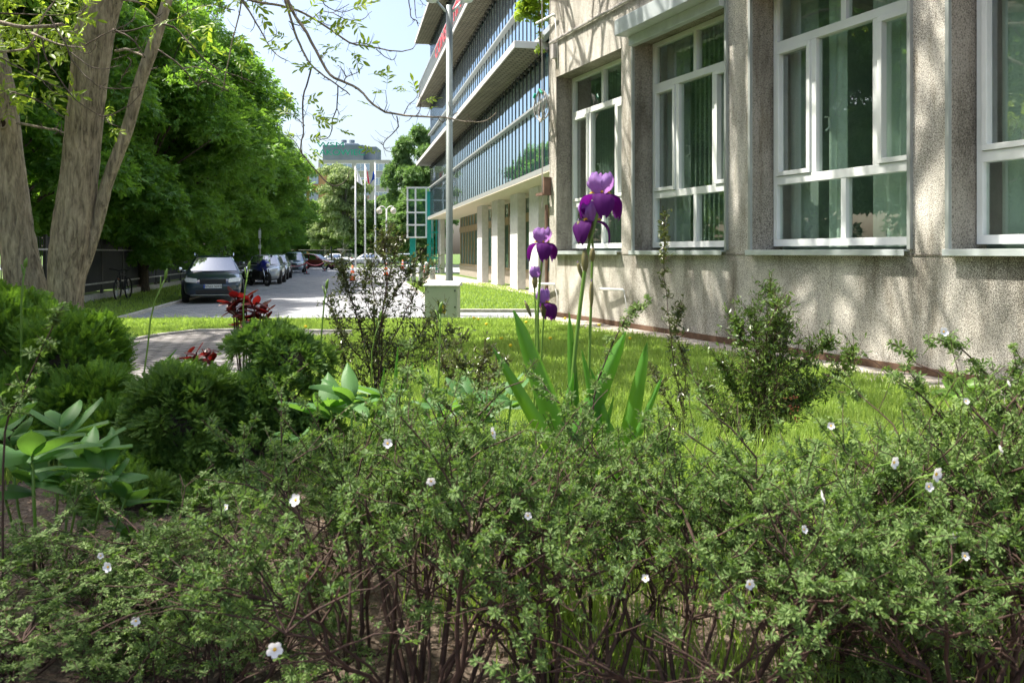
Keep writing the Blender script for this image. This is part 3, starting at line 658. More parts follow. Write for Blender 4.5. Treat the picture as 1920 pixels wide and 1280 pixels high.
        hl = [(hx * .50, .63), (hx * .86, .66), (hx * .92, .74), (hx * .84, .79), (hx * .52, .76)]
        fy = [(-.01), (.12), (.2), (.16), (.05)]
        mb.raw([(x, y0 + yy - .03 + .02, z) for (x, z), yy in zip(hl, fy)] + [(x * .98, y0 + yy + .25, z) for (x, z), yy in zip(hl, fy)], [(0, 1, 2, 3, 4), (0, 5, 6, 1), (1, 6, 7, 2), (2, 7, 8, 3), (3, 8, 9, 4), (4, 9, 5, 0)])
        mb.obj('headlight', M['lampg'], t, bev=.01)
        mb = MB(); mb.box((hx * .78 - .08, y0 + L - .08, .7), (hx * .78 + .08, y0 + L + .004, .95)); mb.obj('tail_light', M['redp'], t)
        if rails:
            mb = MB(); mb.tube([(sx * hw * .66, y0 + yb2 + .05, H - .01), (sx * hw * .67, y0 + yb2 + .2, H + .07), (sx * hw * .67, y0 + yc - .2, H + .07), (sx * hw * .66, y0 + yc, H - .01)], .025, 6); mb.obj('roof_rail', M['chrome'], t)
        for yy in (.85, L - .85):
            mb = MB(); mb.lathe([(.2, -.1), (.3, -.1), (.32, -.06), (.32, .06), (.3, .1), (.2, .1)], (sx * (hw - .09), y0 + yy, .32), 20, 'x'); wh = mb.obj('wheel', M['tyre'], t, smooth=True)
            mb = MB(); mb.lathe([(.0, sx * .08), (.05, sx * .085), (.2, sx * .06), (.215, sx * .09)], (sx * (hw - .09), y0 + yy, .32), 20, 'x'); mb.obj('rim', M['rim'], wh, smooth=True)
            mb = MB(); an = np.linspace(-.15, math.pi + .15, 14); mb.tube([(sx * (hw - .005), y0 + yy + .37 * math.cos(a), .32 + .37 * math.sin(a)) for a in an], .03, 5); mb.obj('wheel_arch', M['blackp'], t)
    mb = MB(); mb.box((-hw * .42, y0 - .012, .60), (hw * .42, y0 + .1, .74)); mb.obj('grille', M['blackp'], t, bev=.01)
    mb = MB(); mb.box((-hw * .55, y0 - .006, .30), (hw * .55, y0 + .1, .42)); mb.obj('air_intake', M['blackp'], t, bev=.01)
    mb = MB(); mb.box((-.26, y0 - .035, .47), (.26, y0 - .02, .585)); pl = mb.obj('number_plate', M['plate'], t)
    if plate:
        mb = MB(); mb.box((-.26, y0 - .039, .472), (-.22, y0 - .0355, .583)); mb.obj('blue_strip', M['eub'], pl)
        text(plate, .1, M['ink'], basis((.02, y0 - .037, .492), (1, 0, 0), (0, 0, 1)), 'plate_letters', pl, .001)
    if rails:
        mb = MB(); mb.box((-hw * .7, y0 - .02, .255), (hw * .7, y0 + .1, .275)); mb.obj('chrome_strip', M['chrome'], t)
    return t
def sloc(px, d): return (P(px, 0, d)[0], d, .012)
def cloc(px, d, L, a=.2): q = P(px, 0, d)[0]; return (q - math.sin(a) * L / 2, d + math.cos(a) * L / 2, .012)
car('dark navy estate car with silver roof rails parked nearest on the left', paint('navy_paint', (.012, .03, .055)), cloc(399, 24.1, 4.5, .34), .34, plate='WND 50490', rails=True)
silver = paint('silver_paint', (.42, .45, .48), .5)
car('silver car parked just behind the blue motorbike', silver, cloc(489, 38.3, 4.3), .2, L=4.3, kind='hatch')
car('silver car parked third in the row, behind the other silver car', silver, cloc(508, 45, 4.4), .2, L=4.4, kind='sedan')
car('tall pale blue car with dark bumper beside the striped barrier', paint('pale_blue_paint', (.27, .36, .45), .4), cloc(547, 60.5, 4.2), .2, L=4.2, W=1.8, H=1.6, kind='van')
car('dark red hatchback standing crosswise at the street end', paint('dark_red_paint', (.14, .012, .02)), sloc(592, 74), R(80), L=4.2, kind='hatch', group='cars at the far crossing')
car('white car on the far crossing beside the black gate', paint('white_car_paint', (.7, .72, .73), 0), sloc(624, 97), R(-84), L=4.6, kind='sedan', group='cars at the far crossing')
car('white car on the far crossing behind the flagpoles', paint('white_car_paint', (.7, .72, .73), 0), sloc(686, 97), R(-84), L=4.4, kind='hatch', group='cars at the far crossing')
car('pale blue car on the far crossing behind the thin branching shrub', paint('sky_blue_car_paint', (.4, .47, .55), .3), sloc(748, 97), R(-84), L=4.4, kind='van', group='cars at the far crossing')
# motorbike
mt = thing('motorbike', 'blue and black motorbike parked between the navy and silver cars', 'motorbike', (P(478, 0, 36.6)[0], 37.2, .012), R(48))
M['bikeb'] = paint('blue_fairing', (.02, .03, .3), .1)
for yy in (-.7, .72):
    mb = MB(); an = np.linspace(0, 2 * math.pi, 25); mb.tube([(0, yy + .28 * math.cos(a), .33 + .28 * math.sin(a)) for a in an], .065, 8, cap=False); mb.lathe([(0, -.06), (.1, -.05), (.1, .05), (0, .06)], (0, yy, .33), 12, 'x')
    for a in np.arange(5) * 1.2566: mb.tube([(0, yy, .33), (0, yy + .26 * math.cos(a), .33 + .26 * math.sin(a))], .02, 4)
    mb.obj('wheel', M['tyre'], mt, smooth=True)
mb = MB()
for sx in (-.1, .1): mb.tube([(sx, -.7, .33), (sx, -.45, .95)], .028, 6)
mb.obj('fork', M['chrome'], mt)
mb = MB(); mb.lathe([(.02, -.55), (.14, -.5), (.2, -.3), (.2, -.05), (.12, .2), (.1, .75), (.02, .85)], (0, 0, .85), 12, 'y'); mb.obj('tank_and_tail', M['bikeb'], mt, smooth=True)
mb = MB(); mb.lathe([(.02, -.78), (.15, -.7), (.24, -.45), (.16, -.3)], (0, 0, 1.0), 12, 'y'); mb.obj('fairing', M['bikeb'], mt, smooth=True)
mb = MB(); mb.box((-.16, -.35, .3), (.16, .35, .7)); mb.tube([(.15, .1, .3), (.18, .9, .45)], .06, 8); mb.obj('engine', M['blackp'], mt, bev=.03)
mb = MB(); mb.box((-.13, .05, 1.0), (.13, .75, 1.08)); mb.obj('seat', M['blackp'], mt, bev=.03)
mb = MB(); mb.tube([(-.38, -.35, 1.15), (-.2, -.45, 1.12), (.2, -.45, 1.12), (.38, -.35, 1.15)], .02, 6); mb.obj('handlebar', M['blackp'], mt)
for sx in (-1, 1):
    mb = MB(); mb.tube([(sx * .25, -.5, 1.15), (sx * .32, -.52, 1.35)], .01, 5); mb.lathe([(0, -.02), (.06, 0), (0, .02)], (sx * .32, -.52, 1.38), 8, 'y'); mb.obj('mirror', M['blackp'], mt)
mb = MB(); mb.lathe([(0, -.1), (.08, -.06), (.09, 0)], (0, -.74, .98), 10, 'y'); mb.obj('headlight', M['lampg'], mt, smooth=True)
# bicycle
bk = thing('bicycle', 'black bicycle leaning on the dark fence beyond the tree', 'bicycle', (P(208, 0, 25.6)[0], 26.4, 0), R(8))
for yy in (-.52, .52):
    mb = MB(); an = np.linspace(0, 2 * math.pi, 29); mb.tube([(0, yy + .33 * math.cos(a), .36 + .33 * math.sin(a)) for a in an], .028, 6, cap=False); wh = mb.obj('wheel', M['tyre'], bk, smooth=True)
    mb = MB()
    for a in np.arange(14) * .4488: mb.tube([(0, yy, .36), (0, yy + .32 * math.cos(a), .36 + .32 * math.sin(a))], .004, 3)
    mb.obj('spokes', M['chrome'], wh)
mb = MB()
for a, b_ in (((0, .52, .36), (0, .08, .32)), ((0, .08, .32), (0, -.36, .78)), ((0, .08, .32), (0, .22, .86)), ((0, .2, .8), (0, -.36, .86)), ((0, .52, .36), (0, .2, .8)), ((0, -.36, .8), (0, -.36, .92))): mb.tube([a, b_], .022, 6)
for sx in (-.05, .05): mb.tube([(sx, -.52, .36), (sx, -.37, .8)], .016, 6)
mb.obj('frame', M['blackp'], bk)
mb = MB(); mb.tube([(-.32, -.3, 1.02), (-.1, -.4, 1.0), (0, -.4, .96), (.1, -.4, 1.0), (.32, -.3, 1.02)], .018, 6); mb.obj('handlebar', M['blackp'], bk)
mb = MB(); mb.tube([(0, .22, .86), (0, .24, .98)], .015, 6); mb.lathe([(.01, -.12), (.04, -.08), (.08, .1), (.02, .13)], (0, .24, 1.0), 8, 'y'); mb.obj('saddle', M['blackp'], bk)
mb = MB(); mb.box((-.03, -.5, .66), (.03, -.47, .72)); mb.obj('reflector', M['brick'], bk)

# ---------------------------------------------------------------- street furniture
fe = thing('fence', 'dark panelled metal fence on a low concrete kerb along the left tree row', 'fence')
fxl = lambda y: -13.4 - .2 * (y - 24.9)
M['fencep'] = plain('dark_fence_panel', (.018, .018, .02), .6, var=.3, scale=3)
M['fencer'] = plain('fence_metal', (.03, .03, .032), .45)
mb = MB(); mb.raw([(fxl(12) - .1, 12, -.1), (fxl(95) - .1, 95, -.1), (fxl(95) + .1, 95, -.1), (fxl(12) + .1, 12, -.1), (fxl(12) - .1, 12, .2), (fxl(95) - .1, 95, .2), (fxl(95) + .1, 95, .2), (fxl(12) + .1, 12, .2)], [(0,3,2,1),(4,5,6,7),(0,1,5,4),(1,2,6,5),(2,3,7,6),(3,0,4,7)]); mb.obj('kerb_wall', M['curb'], fe)
y = 12.0; k = 0
while y < 92:
    y2 = y + 2.45; a = np.array((fxl(y), y)); c = np.array((fxl(y2), y2))
    mb = MB(); mb.box((a[0] - .04, a[1] - .04, .2), (a[0] + .04, a[1] + .04, 2.05)); mb.obj('post', M['fencer'], fe)
    mb = MB()
    for zz in (.52, 1.62):
        mb.raw([(a[0] + .02, a[1], zz), (c[0] + .02, c[1], zz), (c[0] + .05, c[1], zz), (a[0] + .05, a[1], zz), (a[0] + .02, a[1], zz + .05), (c[0] + .02, c[1], zz + .05), (c[0] + .05, c[1], zz + .05), (a[0] + .05, a[1], zz + .05)], [(0,3,2,1),(4,5,6,7),(0,1,5,4),(1,2,6,5),(2,3,7,6),(3,0,4,7)])
    mb.obj('rail', M['cable'], fe)
    if y < 20.5:
        mb = MB()
        for q in np.arange(.06, .98, .055): pt = a + (c - a) * q; mb.box((pt[0] - .009, pt[1] - .009, .25), (pt[0] + .009, pt[1] + .009, 2.0))
        mb.obj('bars', M['fencer'], fe)
    else:
        p, q = a + (c - a) * .03, a + (c - a) * .97
        mb = MB(); mb.raw([(p[0], p[1], .3), (q[0], q[1], .3), (q[0], q[1], 2.0), (p[0], p[1], 2.0)], [(0, 1, 2, 3)]); mb.obj('panel', M['fencep'], fe)
    y = y2; k += 1
# grey electrical cabinet
M['cab'] = plain('cabinet_grey', (.40, .42, .36), .5, var=.05, scale=3)
d0 = 15.0; gzc = float(gz(0, d0)); a = P(796, 0, d0)[0]; c = P(857, 0, d0)[0]; zt = P(0, 537, d0)[2]
cb = thing('electrical_cabinet', 'grey electrical cabinet with yellow warning triangle at the lawn edge', 'cabinet', ((a + c) / 2, d0, gzc), -.06)
hw = (c - a) / 2; hh = zt - gzc
mb = MB(); mb.box((-hw, 0, .0), (hw, .5, hh)); mb.obj('body', M['cab'], cb, bev=.006)
mb = MB(); mb.raw([(-hw - .025, -.03, hh + .002), (hw + .04, -.03, hh + .002), (hw + .04, .53, hh + .002), (-hw - .025, .53, hh + .002), (-hw - .025, -.03, hh + .025), (hw + .04, -.03, hh + .025), (hw + .03, .53, hh + .085), (-hw - .02, .53, hh + .085)], [(0,3,2,1),(4,5,6,7),(0,1,5,4),(1,2,6,5),(2,3,7,6),(3,0,4,7)]); mb.obj('lid', plain('cabinet_lid', (.62, .62, .6), .5), cb, bev=.004)
mb = MB(); mb.box((-hw + .03, -.006, .04), (hw - .03, -.001, hh - .03)); dr = mb.obj('door', M['cab'], cb, bev=.002)
mb = MB()
for zz in (hh - .08, hh * .47): mb.box((hw - .05, -.02, zz - .015), (hw - .025, -.0065, zz + .015))
mb.obj('hinge', M['blackp'], dr)
sx, sz = .05, hh * .42
mb = MB(); mb.box((sx - .07, -.0105, sz - .11), (sx + .06, -.0065, sz + .13)); sg = mb.obj('warning_sign', M['plate'], dr)
mb = MB(); mb.raw([(sx - .055, -.0125, sz), (sx + .045, -.0125, sz), (sx - .005, -.0125, sz + .1)], [(0, 1, 2)]); mb.obj('triangle', M['ink'], sg)
mb = MB(); mb.raw([(sx - .046, -.0135, sz + .005), (sx + .036, -.0135, sz + .005), (sx - .005, -.0135, sz + .09)], [(0, 1, 2)]); mb.box((sx - .055, -.0135, sz - .075), (sx + .045, -.0125, sz - .02)); mb.obj('yellow_field', M['dand'], sg)
mb = MB(); mb.raw([(sx - .002, -.0145, sz + .07), (sx - .016, -.0145, sz + .04), (sx - .004, -.0145, sz + .045), (sx - .008, -.0145, sz + .015), (sx + .008, -.0145, sz + .05), (sx - .003, -.0145, sz + .048)], [(0, 1, 2, 5), (5, 2, 3, 4)]); mb.obj('lightning_bolt', M['ink'], sg)
# tall street lamp behind the cabinet
d0 = 19.5; lx = P(842.5, 0, d0)[0]
lp = thing('street_lamp', 'tall grey lamp post rising out of the photo behind the electrical cabinet', 'street lamp', (lx, d0, 0))
mb = MB(); mb.tube([(0, 0, 0), (0, 0, .9), (0, 0, .95), (0, 0, 7.6)], [.098, .098, .088, .08], 14); mb.obj('pole', plain('galvanised_pole', (.17, .20, .19), .5, metal=.3, var=.08), lp, smooth=True)
mb = MB(); mb.box((-.16, -.16, .0), (.16, .16, .04)); mb.obj('foot_plate', M['cable'], lp)
for sx in (-1, 1):
    mb = MB(); mb.tube([(sx * .08, 0, 7.45), (sx * .3, 0, 7.7)], .03, 6); mb.lathe([(0, -.1), (.14, -.08), (.2, 0), (.16, .08), (0, .12)], (sx * .42, 0, 7.78), 14); mb.obj('lamp_head', M['sill'], lp, smooth=True)
# flagpoles with flags
def flag(px, py, d, nm, mats, label, wy):
    x = P(px, 0, d)[0]; zt = P(0, py, d)[2]
    t = thing('flagpole', label, 'flagpole', (x, d, 0), 0, 'three white flagpoles at the street end')
    mb = MB(); mb.tube([(0, 0, 0), (0, 0, zt)], [.11, .07], 8); mb.lathe([(0, zt - .02), (.1, zt + .05), (0, zt + .12)], (0, 0, 0), 8); mb.obj('pole', M['white'], t, smooth=True)
    z0 = P(0, wy[0], d)[2]; z1 = P(0, wy[1], d)[2]; n = 10
    cl = wy[2] / F * d
    for part, (ma, u0, u1) in enumerate(mats):
        g_ = []
        for i_ in range(n):
            zz = i_ / (n - 1)
            for j_ in range(9):
                u = u0 + (u1 - u0) * j_ / 8
                g_.append((.1 + cl * u * (.35 + .65 * zz) if cl > 0 else -.1 + cl * u * (.35 + .65 * zz), .18 * math.sin(u * 7 + zz * 2), z0 + (z1 - z0) * zz - .5 * u))
        i = np.arange(n - 1)[:, None] * 9; j = np.arange(8)[None]
        MB().grid(np.array(g_), np.stack([i + j, i + j + 1, i + 10 + j, i + 9 + j], -1).reshape(-1, 4)).obj('flag', ma, t, smooth=True)
fl = lambda n, c: leafm(n, c, c, c, .3, .8, .1)
fw_, fr_, fb_ = fl('white_flag_cloth', (.75, .75, .75)), fl('red_flag_cloth', (.6, .03, .04)), fl('blue_flag_cloth', (.02, .06, .35))
flag(666.5, 312, 84, 'f', [(fw_, 0, 1)], 'white flagpole with a plain white flag, leftmost of three', (316, 340, 13))
flag(684.5, 309, 84, 'f', [(fw_, 0, .5), (fr_, .5, 1)], 'white flagpole with a white and red flag, middle of three', (312, 338, 7))
flag(703.5, 305, 84, 'f', [(fb_, 0, 1)], 'white flagpole with a dark blue flag, rightmost of three', (318, 336, -8))
# globe street lamps
def globe(px, py, d, label, two=True, s=1):
    t = thing('globe_lamp', label, 'street lamp', (P(px, 0, d)[0], d, 0), 0, 'globe lamps at the street end'); zt = P(0, py, d)[2]
    mb = MB(); mb.tube([(0, 0, 0), (0, 0, zt)], .07, 8)
    for sx in (-1, 1): mb.tube([(0, 0, zt - .3)] + [(sx * (.4 - .35 * math.cos(a)) * 1.0, 0, zt - .1 + .35 * math.sin(a)) for a in np.linspace(0, 2.6, 7)], .035, 6)
    mb.obj('pole', M['white'], t, smooth=True)
    for sx in (-1, 1):
        mb = MB(); mb.lathe([(0, -.3), (.2, -.22), (.27, 0), (.2, .2), (0, .28)], (sx * .62, 0, zt - .15), 12); mb.obj('globe', plain('milky_globe', (.72, .66, .5), .3), t, smooth=True)
globe(724.5, 392, 70, 'double-globe lamp beside the flagpoles')
globe(750, 425, 92, 'smaller, farther double-globe lamp left of the glass entrance box')
# cones, bollards, barrier posts
cone_p = None; CO = [((661, 527), .75), ((724, 518), .75), ((755, 505), .72), ((798, 512), .7)]
oc = plain('orange_cone', (.8, .14, .03), .5)
labs = ['orange and white cone alone on the paving, biggest of the cones', 'orange and white cone right of the thin shrub stem', 'orange and white cone on the far grass edge', 'orange and white cone behind the grey bollards']
for k, ((px, py), h) in enumerate(CO):
    p = G(px, py)
    if k == 0:
        cone_p = thing('traffic_cone', labs[0], 'traffic cone', (p[0], p[1], .013), 0, 'striped traffic cones')
        mb = MB(); mb.box((-.22, -.22, 0), (.22, .22, .04)); mb.obj('base', M['blackp'], cone_p)
        mb = MB(); mb.lathe([(.17, .04), (.04, .85), (0, .86)], n=16); mb.obj('body', oc, cone_p, smooth=True)
        for z0, z1 in ((.28, .42), (.58, .7)):
            mb = MB(); r_ = lambda z: .174 - (z - .04) * .1605
            mb.lathe([(r_(z0), z0), (r_(z1), z1)], n=16); mb.obj('stripe', M['plate'], cone_p, smooth=True)
    else: dup(cone_p, (p[0], p[1], .013), 0, labs[k])
BO = [(765, 527, .8), (776, 530, .85), (789, 535, .9), (800, 523, .85), (811, 524, .6)]
labs = ['grey bollard, leftmost of the row by the building entrance', 'grey bollard, second from the left by the entrance', 'grey bollard, nearest one, just left of the electrical cabinet lid', 'grey bollard right behind the nearest bollard', 'short thick grey bollard above the cabinet lid, rightmost']
for k, (px, py, h) in enumerate(BO):
    p = G(px, py)
    if k == 0:
        bo = thing('bollard', labs[0], 'bollard', (p[0], p[1], 0), 0, 'grey bollards by the entrance')
        mb = MB(); mb.lathe([(.11, 0), (.11, .8), (.0, .8)], n=14); mb.obj('post', M['steel'], bo, smooth=False)
        mb = MB(); mb.lathe([(.125, .78), (.13, .84), (.09, .9), (0, .92)], n=14); mb.obj('cap', M['sill'], bo, smooth=True)
    else: dup(bo, (p[0], p[1], 0), 0, labs[k], sc=(1 if k < 4 else 1.5, 1 if k < 4 else 1.5, h / .85 * 1.1))
sp_ = [(534, 514), (575, 514), (609, 509)]; lb = ['red and white striped post left of the pale blue car front', 'red and white striped post, middle one of the chain barrier', 'red and white striped post, rightmost of the chain barrier by the red car']
tops = []
for k, (px, py) in enumerate(sp_):
    p = G(px, py)
    t = thing('barrier_post', lb[k], 'barrier post', (p[0], p[1], .012), 0, 'striped posts of the chain barrier')
    mb = MB(); mb.box((-.18, -.18, 0), (.18, .18, .06)); mb.obj('base', M['blackp'], t)
    for i_ in range(5):
        mb = MB(); mb.tube([(0, 0, .06 + i_ * .17), (0, 0, .23 + i_ * .17)], .035, 8); mb.obj('stripe', M['redp'] if i_ % 2 == 0 else M['plate'], t)
    tops.append(np.array((p[0], p[1], .85)))
mb = MB()
for a, b_ in zip(tops[:-1], tops[1:]): mb.tube([a + (b_ - a) * u - np.array((0, 0, 1.1 * u * (1 - u))) for u in np.linspace(0, 1, 12)], .035, 6)
tag(mb.obj('barrier_chain', M['redp']), 'red and white chain sagging between the striped posts', 'chain')
# black gate at the street end
gt = thing('gate', 'thin black metal gate with tall posts behind the red car', 'gate'); d0 = 88
mb = MB()
for px in (595, 600, 606, 612, 617, 622, 640, 655): mb.tube([P(px, 474, d0) * (1, 1, 0), P(px, 468, d0)], .04, 4)
mb.obj('bars', M['fencer'], gt); mb = MB()
mb.tube([P(621, 474, d0) * (1, 1, 0), P(621, 462, d0)], .09, 6); mb.obj('post', M['fencer'], gt)
mb = MB(); mb.tube([P(560, 469, d0), P(660, 469, d0)], .04, 4); mb.obj('rail', M['fencer'], gt)
# utility sign pole in the tree row
t = thing('sign_pole', 'thin pole with two small white plates standing among the tree row leaves', 'pole', (P(487.5, 0, 44)[0], 44, 0))
mb = MB(); mb.tube([(0, 0, 0), (0, 0, 2.9)], .035, 6); mb.obj('pole', M['cable'], t)
for z0, z1 in ((2.35, 2.8), (1.78, 2.0)):
    mb = MB(); mb.box((-.07, -.05, z0), (.07, -.036, z1)); mb.obj('plate', M['plate'], t)
# ================================================================ VEGETATION
def rnd(n, g): 
    v = g.normal(size=(n, 3)); return v / np.linalg.norm(v, axis=1, keepdims=True)
DIA = [(0, 0, 0), (.45, .5, .10), (1, 0, 0), (.45, -.5, .10)]; DIAF = [(0, 3, 2), (0, 2, 1)]
# three broad leaflets for the tree crowns
def fan(k, spread, w):
    T = []; Fc = []
    for i in range(k):
        a = (i / (k - 1) - .5) * spread if k > 1 else 0; l = 1 - .25 * abs(i / max(k - 1, 1) - .5) * 2
        b0 = len(T)
        for u, w_ in ((0.02, 0), (.55, w), (l, 0), (.55, -w)):
            T.append((u * math.cos(a) - w_ * math.sin(a), u * math.sin(a) + w_ * math.cos(a), -.18 * u * u + (.06 if w_ else 0)))
        Fc += [(b0, b0 + 3, b0 + 2), (b0, b0 + 2, b0 + 1)]
    return T, Fc
FAN3 = fan(3, 1.9, .22); FAN5 = fan(5, 3.6, .16); FAN1 = (DIA, DIAF)

def blobs_crown(mb, blobs, per, leaf, g, tmpl=FAN3, droop=.5, shell=.45):
    """leaf sprays over a set of (cx,cy,cz,r) clumps"""
    for (cx, cy, cz, r) in blobs:
        n = int(per * r * r); d = rnd(n, g); d[:, 2] = np.where(d[:, 2] < -.3, -d[:, 2] * .7, d[:, 2])
        rad = r * (1 - shell * g.random(n) ** 1.6) * (1 + .16 * np.sin(d[:, 0] * 7 + cx * 3) * np.cos(d[:, 1] * 6 + cy))
        p = np.array((cx, cy, cz)) + d * rad[:, None] * np.array((1, 1, .72))
        ld = d * 1.0 + g.normal(size=(n, 3)) * .55; ld[:, 2] -= droop
        nn = d * .5 + np.array((0, 0, 1.0)) + g.normal(size=(n, 3)) * .45
        mb.scatter(*tmpl, p, ld, nn, leaf * (.7 + .6 * g.random(n)), leaf * (.7 + .6 * g.random(n)))
def tree_mesh(seed, H, rad, low, leaf, per, nb, mleaf, mbark, shape=1.0, trunk=.22, tmpl=FAN3, droop=.5, br=(.9, 1.7)):
    g = np.random.default_rng(seed); cz = (H + low) / 2; hz = (H - low) / 2
    blobs = []
    for k in range(nb):
        d = rnd(1, g)[0]; q = g.random() ** .45
        zz = d[2] * q; rr = math.sqrt(max(0, 1 - zz * zz * .85))
        wz = 1 - .35 * max(zz, 0) ** 2 * shape
        blobs.append((d[0] * q * rad * wz, d[1] * q * rad * wz, cz + zz * hz, g.uniform(*br)))
    mb = MB(); blobs_crown(mb, blobs, per, leaf, g, tmpl, droop)
    crown = mb.mesh('crown', mleaf)
    mb = MB(); top = (0.3, .2, H * .8)
    mb.tube([(0, 0, -.3), (0, 0, .3), (.1, 0, H * .3), (.1, .2, H * .55), top], [trunk * 1.5, trunk, trunk * .8, trunk * .5, .05], 9, noise=.05)
    for b in blobs[::2]:
        z0 = max(low * .8 + .3, b[2] * .55); a = np.array((.1, .1, z0)); c = np.array(b[:3]); m_ = (a + c) / 2 + np.array((0, 0, -.2 if c[2] < z0 + 1 else .4))
        mb.tube([a, m_, c], [trunk * .35, trunk * .2, .02], 5)
    return crown, mb.mesh('trunk', mbark, True)
def put_tree(meshes, name, label, loc, rz=0, sc=(1, 1, 1), group=None, cat='tree'):
    t = thing(name, label, cat, loc, rz, group); t.scale = sc
    for nm, me in zip(('crown', 'trunk'), meshes):
        o = bpy.data.objects.new(nm, me); COL.objects.link(o); o.parent = t
    return t
LT = [tree_mesh(11 + k, 12.5, 4.6, .9, .24, 340, 84, M['linden'], M['barkd']) for k in range(3)]
gl_ = 'broad-leaved trees in the row behind the dark fence'
row = [(-12.8, 1.5, 0, 'leafy tree of the row standing left of the camera, level with the nearest roughcast window'),
       (-13.5, 8.6, 1, 'leafy row tree directly behind the leftmost trunk, its crown filling the top left corner'),
       (-15.6, 16.0, 2, 'leafy row tree behind the twin trunks, over the open barred part of the fence'),
       (-15.4, 23.5, 0, 'leafy row tree behind the slim leaning trunk'),
       (-14.6, 31.5, 1, 'leafy row tree with low boughs hanging over the fence above the bicycle'),
       (-17.0, 38.5, 2, 'tall leafy row tree above the navy estate car'),
       (-18.6, 46.5, 0, 'leafy row tree behind the motorbike and the first silver car'),
       (-19.6, 55, 1, 'leafy row tree above the second silver car'),
       (-21.6, 64, 2, 'leafy row tree above the pale blue car'),
       (-23.0, 73, 0, 'leafy row tree left of the dark red car'),
       (-25.0, 83, 1, 'farthest leafy tree of the left row, beside the orange building')]
for k, (x, y, m_, lab) in enumerate(row):
    s = (.9, .92, 1.1, 1.1, 1.0, 1.15, 1.15, 1.1, 1.05, 1.0, .95)[k]
    put_tree(LT[m_], 'linden_tree', lab, (x, y, 0), k * 2.1, (s * .95, s * .95, s), gl_)
# second, farther ranks so the sky does not show below
for k, (x, y, lab) in enumerate([(-22, 12, 'dark leafy tree in the second rank beyond the barred fence'), (-24, 26, 'dark leafy tree in the second rank behind the slim leaning trunk'), (-25, 40, 'dark leafy tree in the second rank behind the navy car'), (-28, 56, 'dark leafy tree in the second rank far along the street')]):
    put_tree(LT[k % 3], 'linden_tree', lab, (x, y, 0), k * 1.3 + .7, (1.1, 1.1, 1.15), gl_)
# low boughs hanging over the fence (part of their trees)
g = np.random.default_rng(77)
par = [o for o in COL.objects if o.name == 'linden_tree.004'][0]
def bough(par, cl, per, leaf=.2):
    mb = MB(); blobs_crown(mb, [tuple(np.array(c[:3]) - np.array(par.location)) + (c[3],) for c in cl], per, leaf, g, FAN3, .7)
    o = mb.obj('low_bough', M['linden'], par); o.rotation_euler = (0, 0, -par.rotation_euler[2]); o.scale = (1 / par.scale[0], 1 / par.scale[1], 1 / par.scale[2]); return o
cl = []
for px, py, d, r in [(210, 300, 28, 1.1), (250, 330, 27, 1.3), (290, 380, 27, 1.1), (310, 440, 27, .7), (270, 440, 27, .9), (225, 390, 28, 1.2), (240, 450, 28, .9), (285, 475, 27, .55), (305, 495, 27, .28), (265, 490, 27.5, .4), (325, 400, 27, .5), (200, 440, 28.5, .8)]:
    cl.append((*P(px, py, d), r))
bough(par, cl, 620)
# trees at the street end
BT = tree_mesh(51, 17, 5.2, 2.5, .40, 170, 95, M['birchl'], M['birchb'], trunk=.3, tmpl=FAN1, droop=2.4, br=(.8, 1.7))
put_tree(BT, 'birch_tree', 'tall weeping birch in front of the beige tower behind the flagpoles', (P(645, 0, 112)[0], 112, 0), 0, (.74, .74, .88))
put_tree(BT, 'birch_tree', 'smaller weeping birch left of the tall one, against the orange building', (P(610, 0, 116)[0], 116, 0), 2, (.5, .5, .6))
FT_ = tree_mesh(61, 16, 6, 1.5, .5, 150, 90, M['fartree'], M['barkd'], trunk=.3)
put_tree(FT_, 'park_tree', 'pale green tree behind the rightmost flagpole', (P(715, 0, 118)[0], 118, 0), 0, (.55, .55, .62))
put_tree(FT_, 'park_tree', 'pale green tree behind the globe lamps', (P(748, 0, 112)[0], 112, 0), 1, (.6, .6, .58))
put_tree(FT_, 'park_tree', 'tall dark green tree rising left of the glass building ledges', (P(792, 0, 105)[0], 105, 0), 2, (.72, .72, 1.12))
put_tree(FT_, 'park_tree', 'bushy green tree between the tower and the tall dark tree', (P(750, 0, 140)[0], 140, 0), 3, (.5, .5, .75))
put_tree(FT_, 'park_tree', 'dark tree behind the glass entrance box', (P(790, 0, 90)[0], 90, 0), 4, (.6, .6, .5))
for k, px in enumerate((500, 560, 600, 680)):
    put_tree(FT_, 'park_tree', ['far tree at the left end of the crossing behind the row', 'far tree behind the dark red car', 'far tree behind the black gate', 'far tree behind the white cars between the flagpoles'][k], (P(px, 0, 135)[0], 135 + k, 0), k * 1.1, (.7, .7, (.62,.5,.42,.42)[k]))
mb = MB(); blobs_crown(mb, [(*P(x, 487, 90), .7) for x in range(745, 800, 6)], 500, .14, g)
tag(mb.obj('clipped_hedge', M['hosta']), 'low clipped bright green hedge at the far crossing by the entrance', 'hedge')
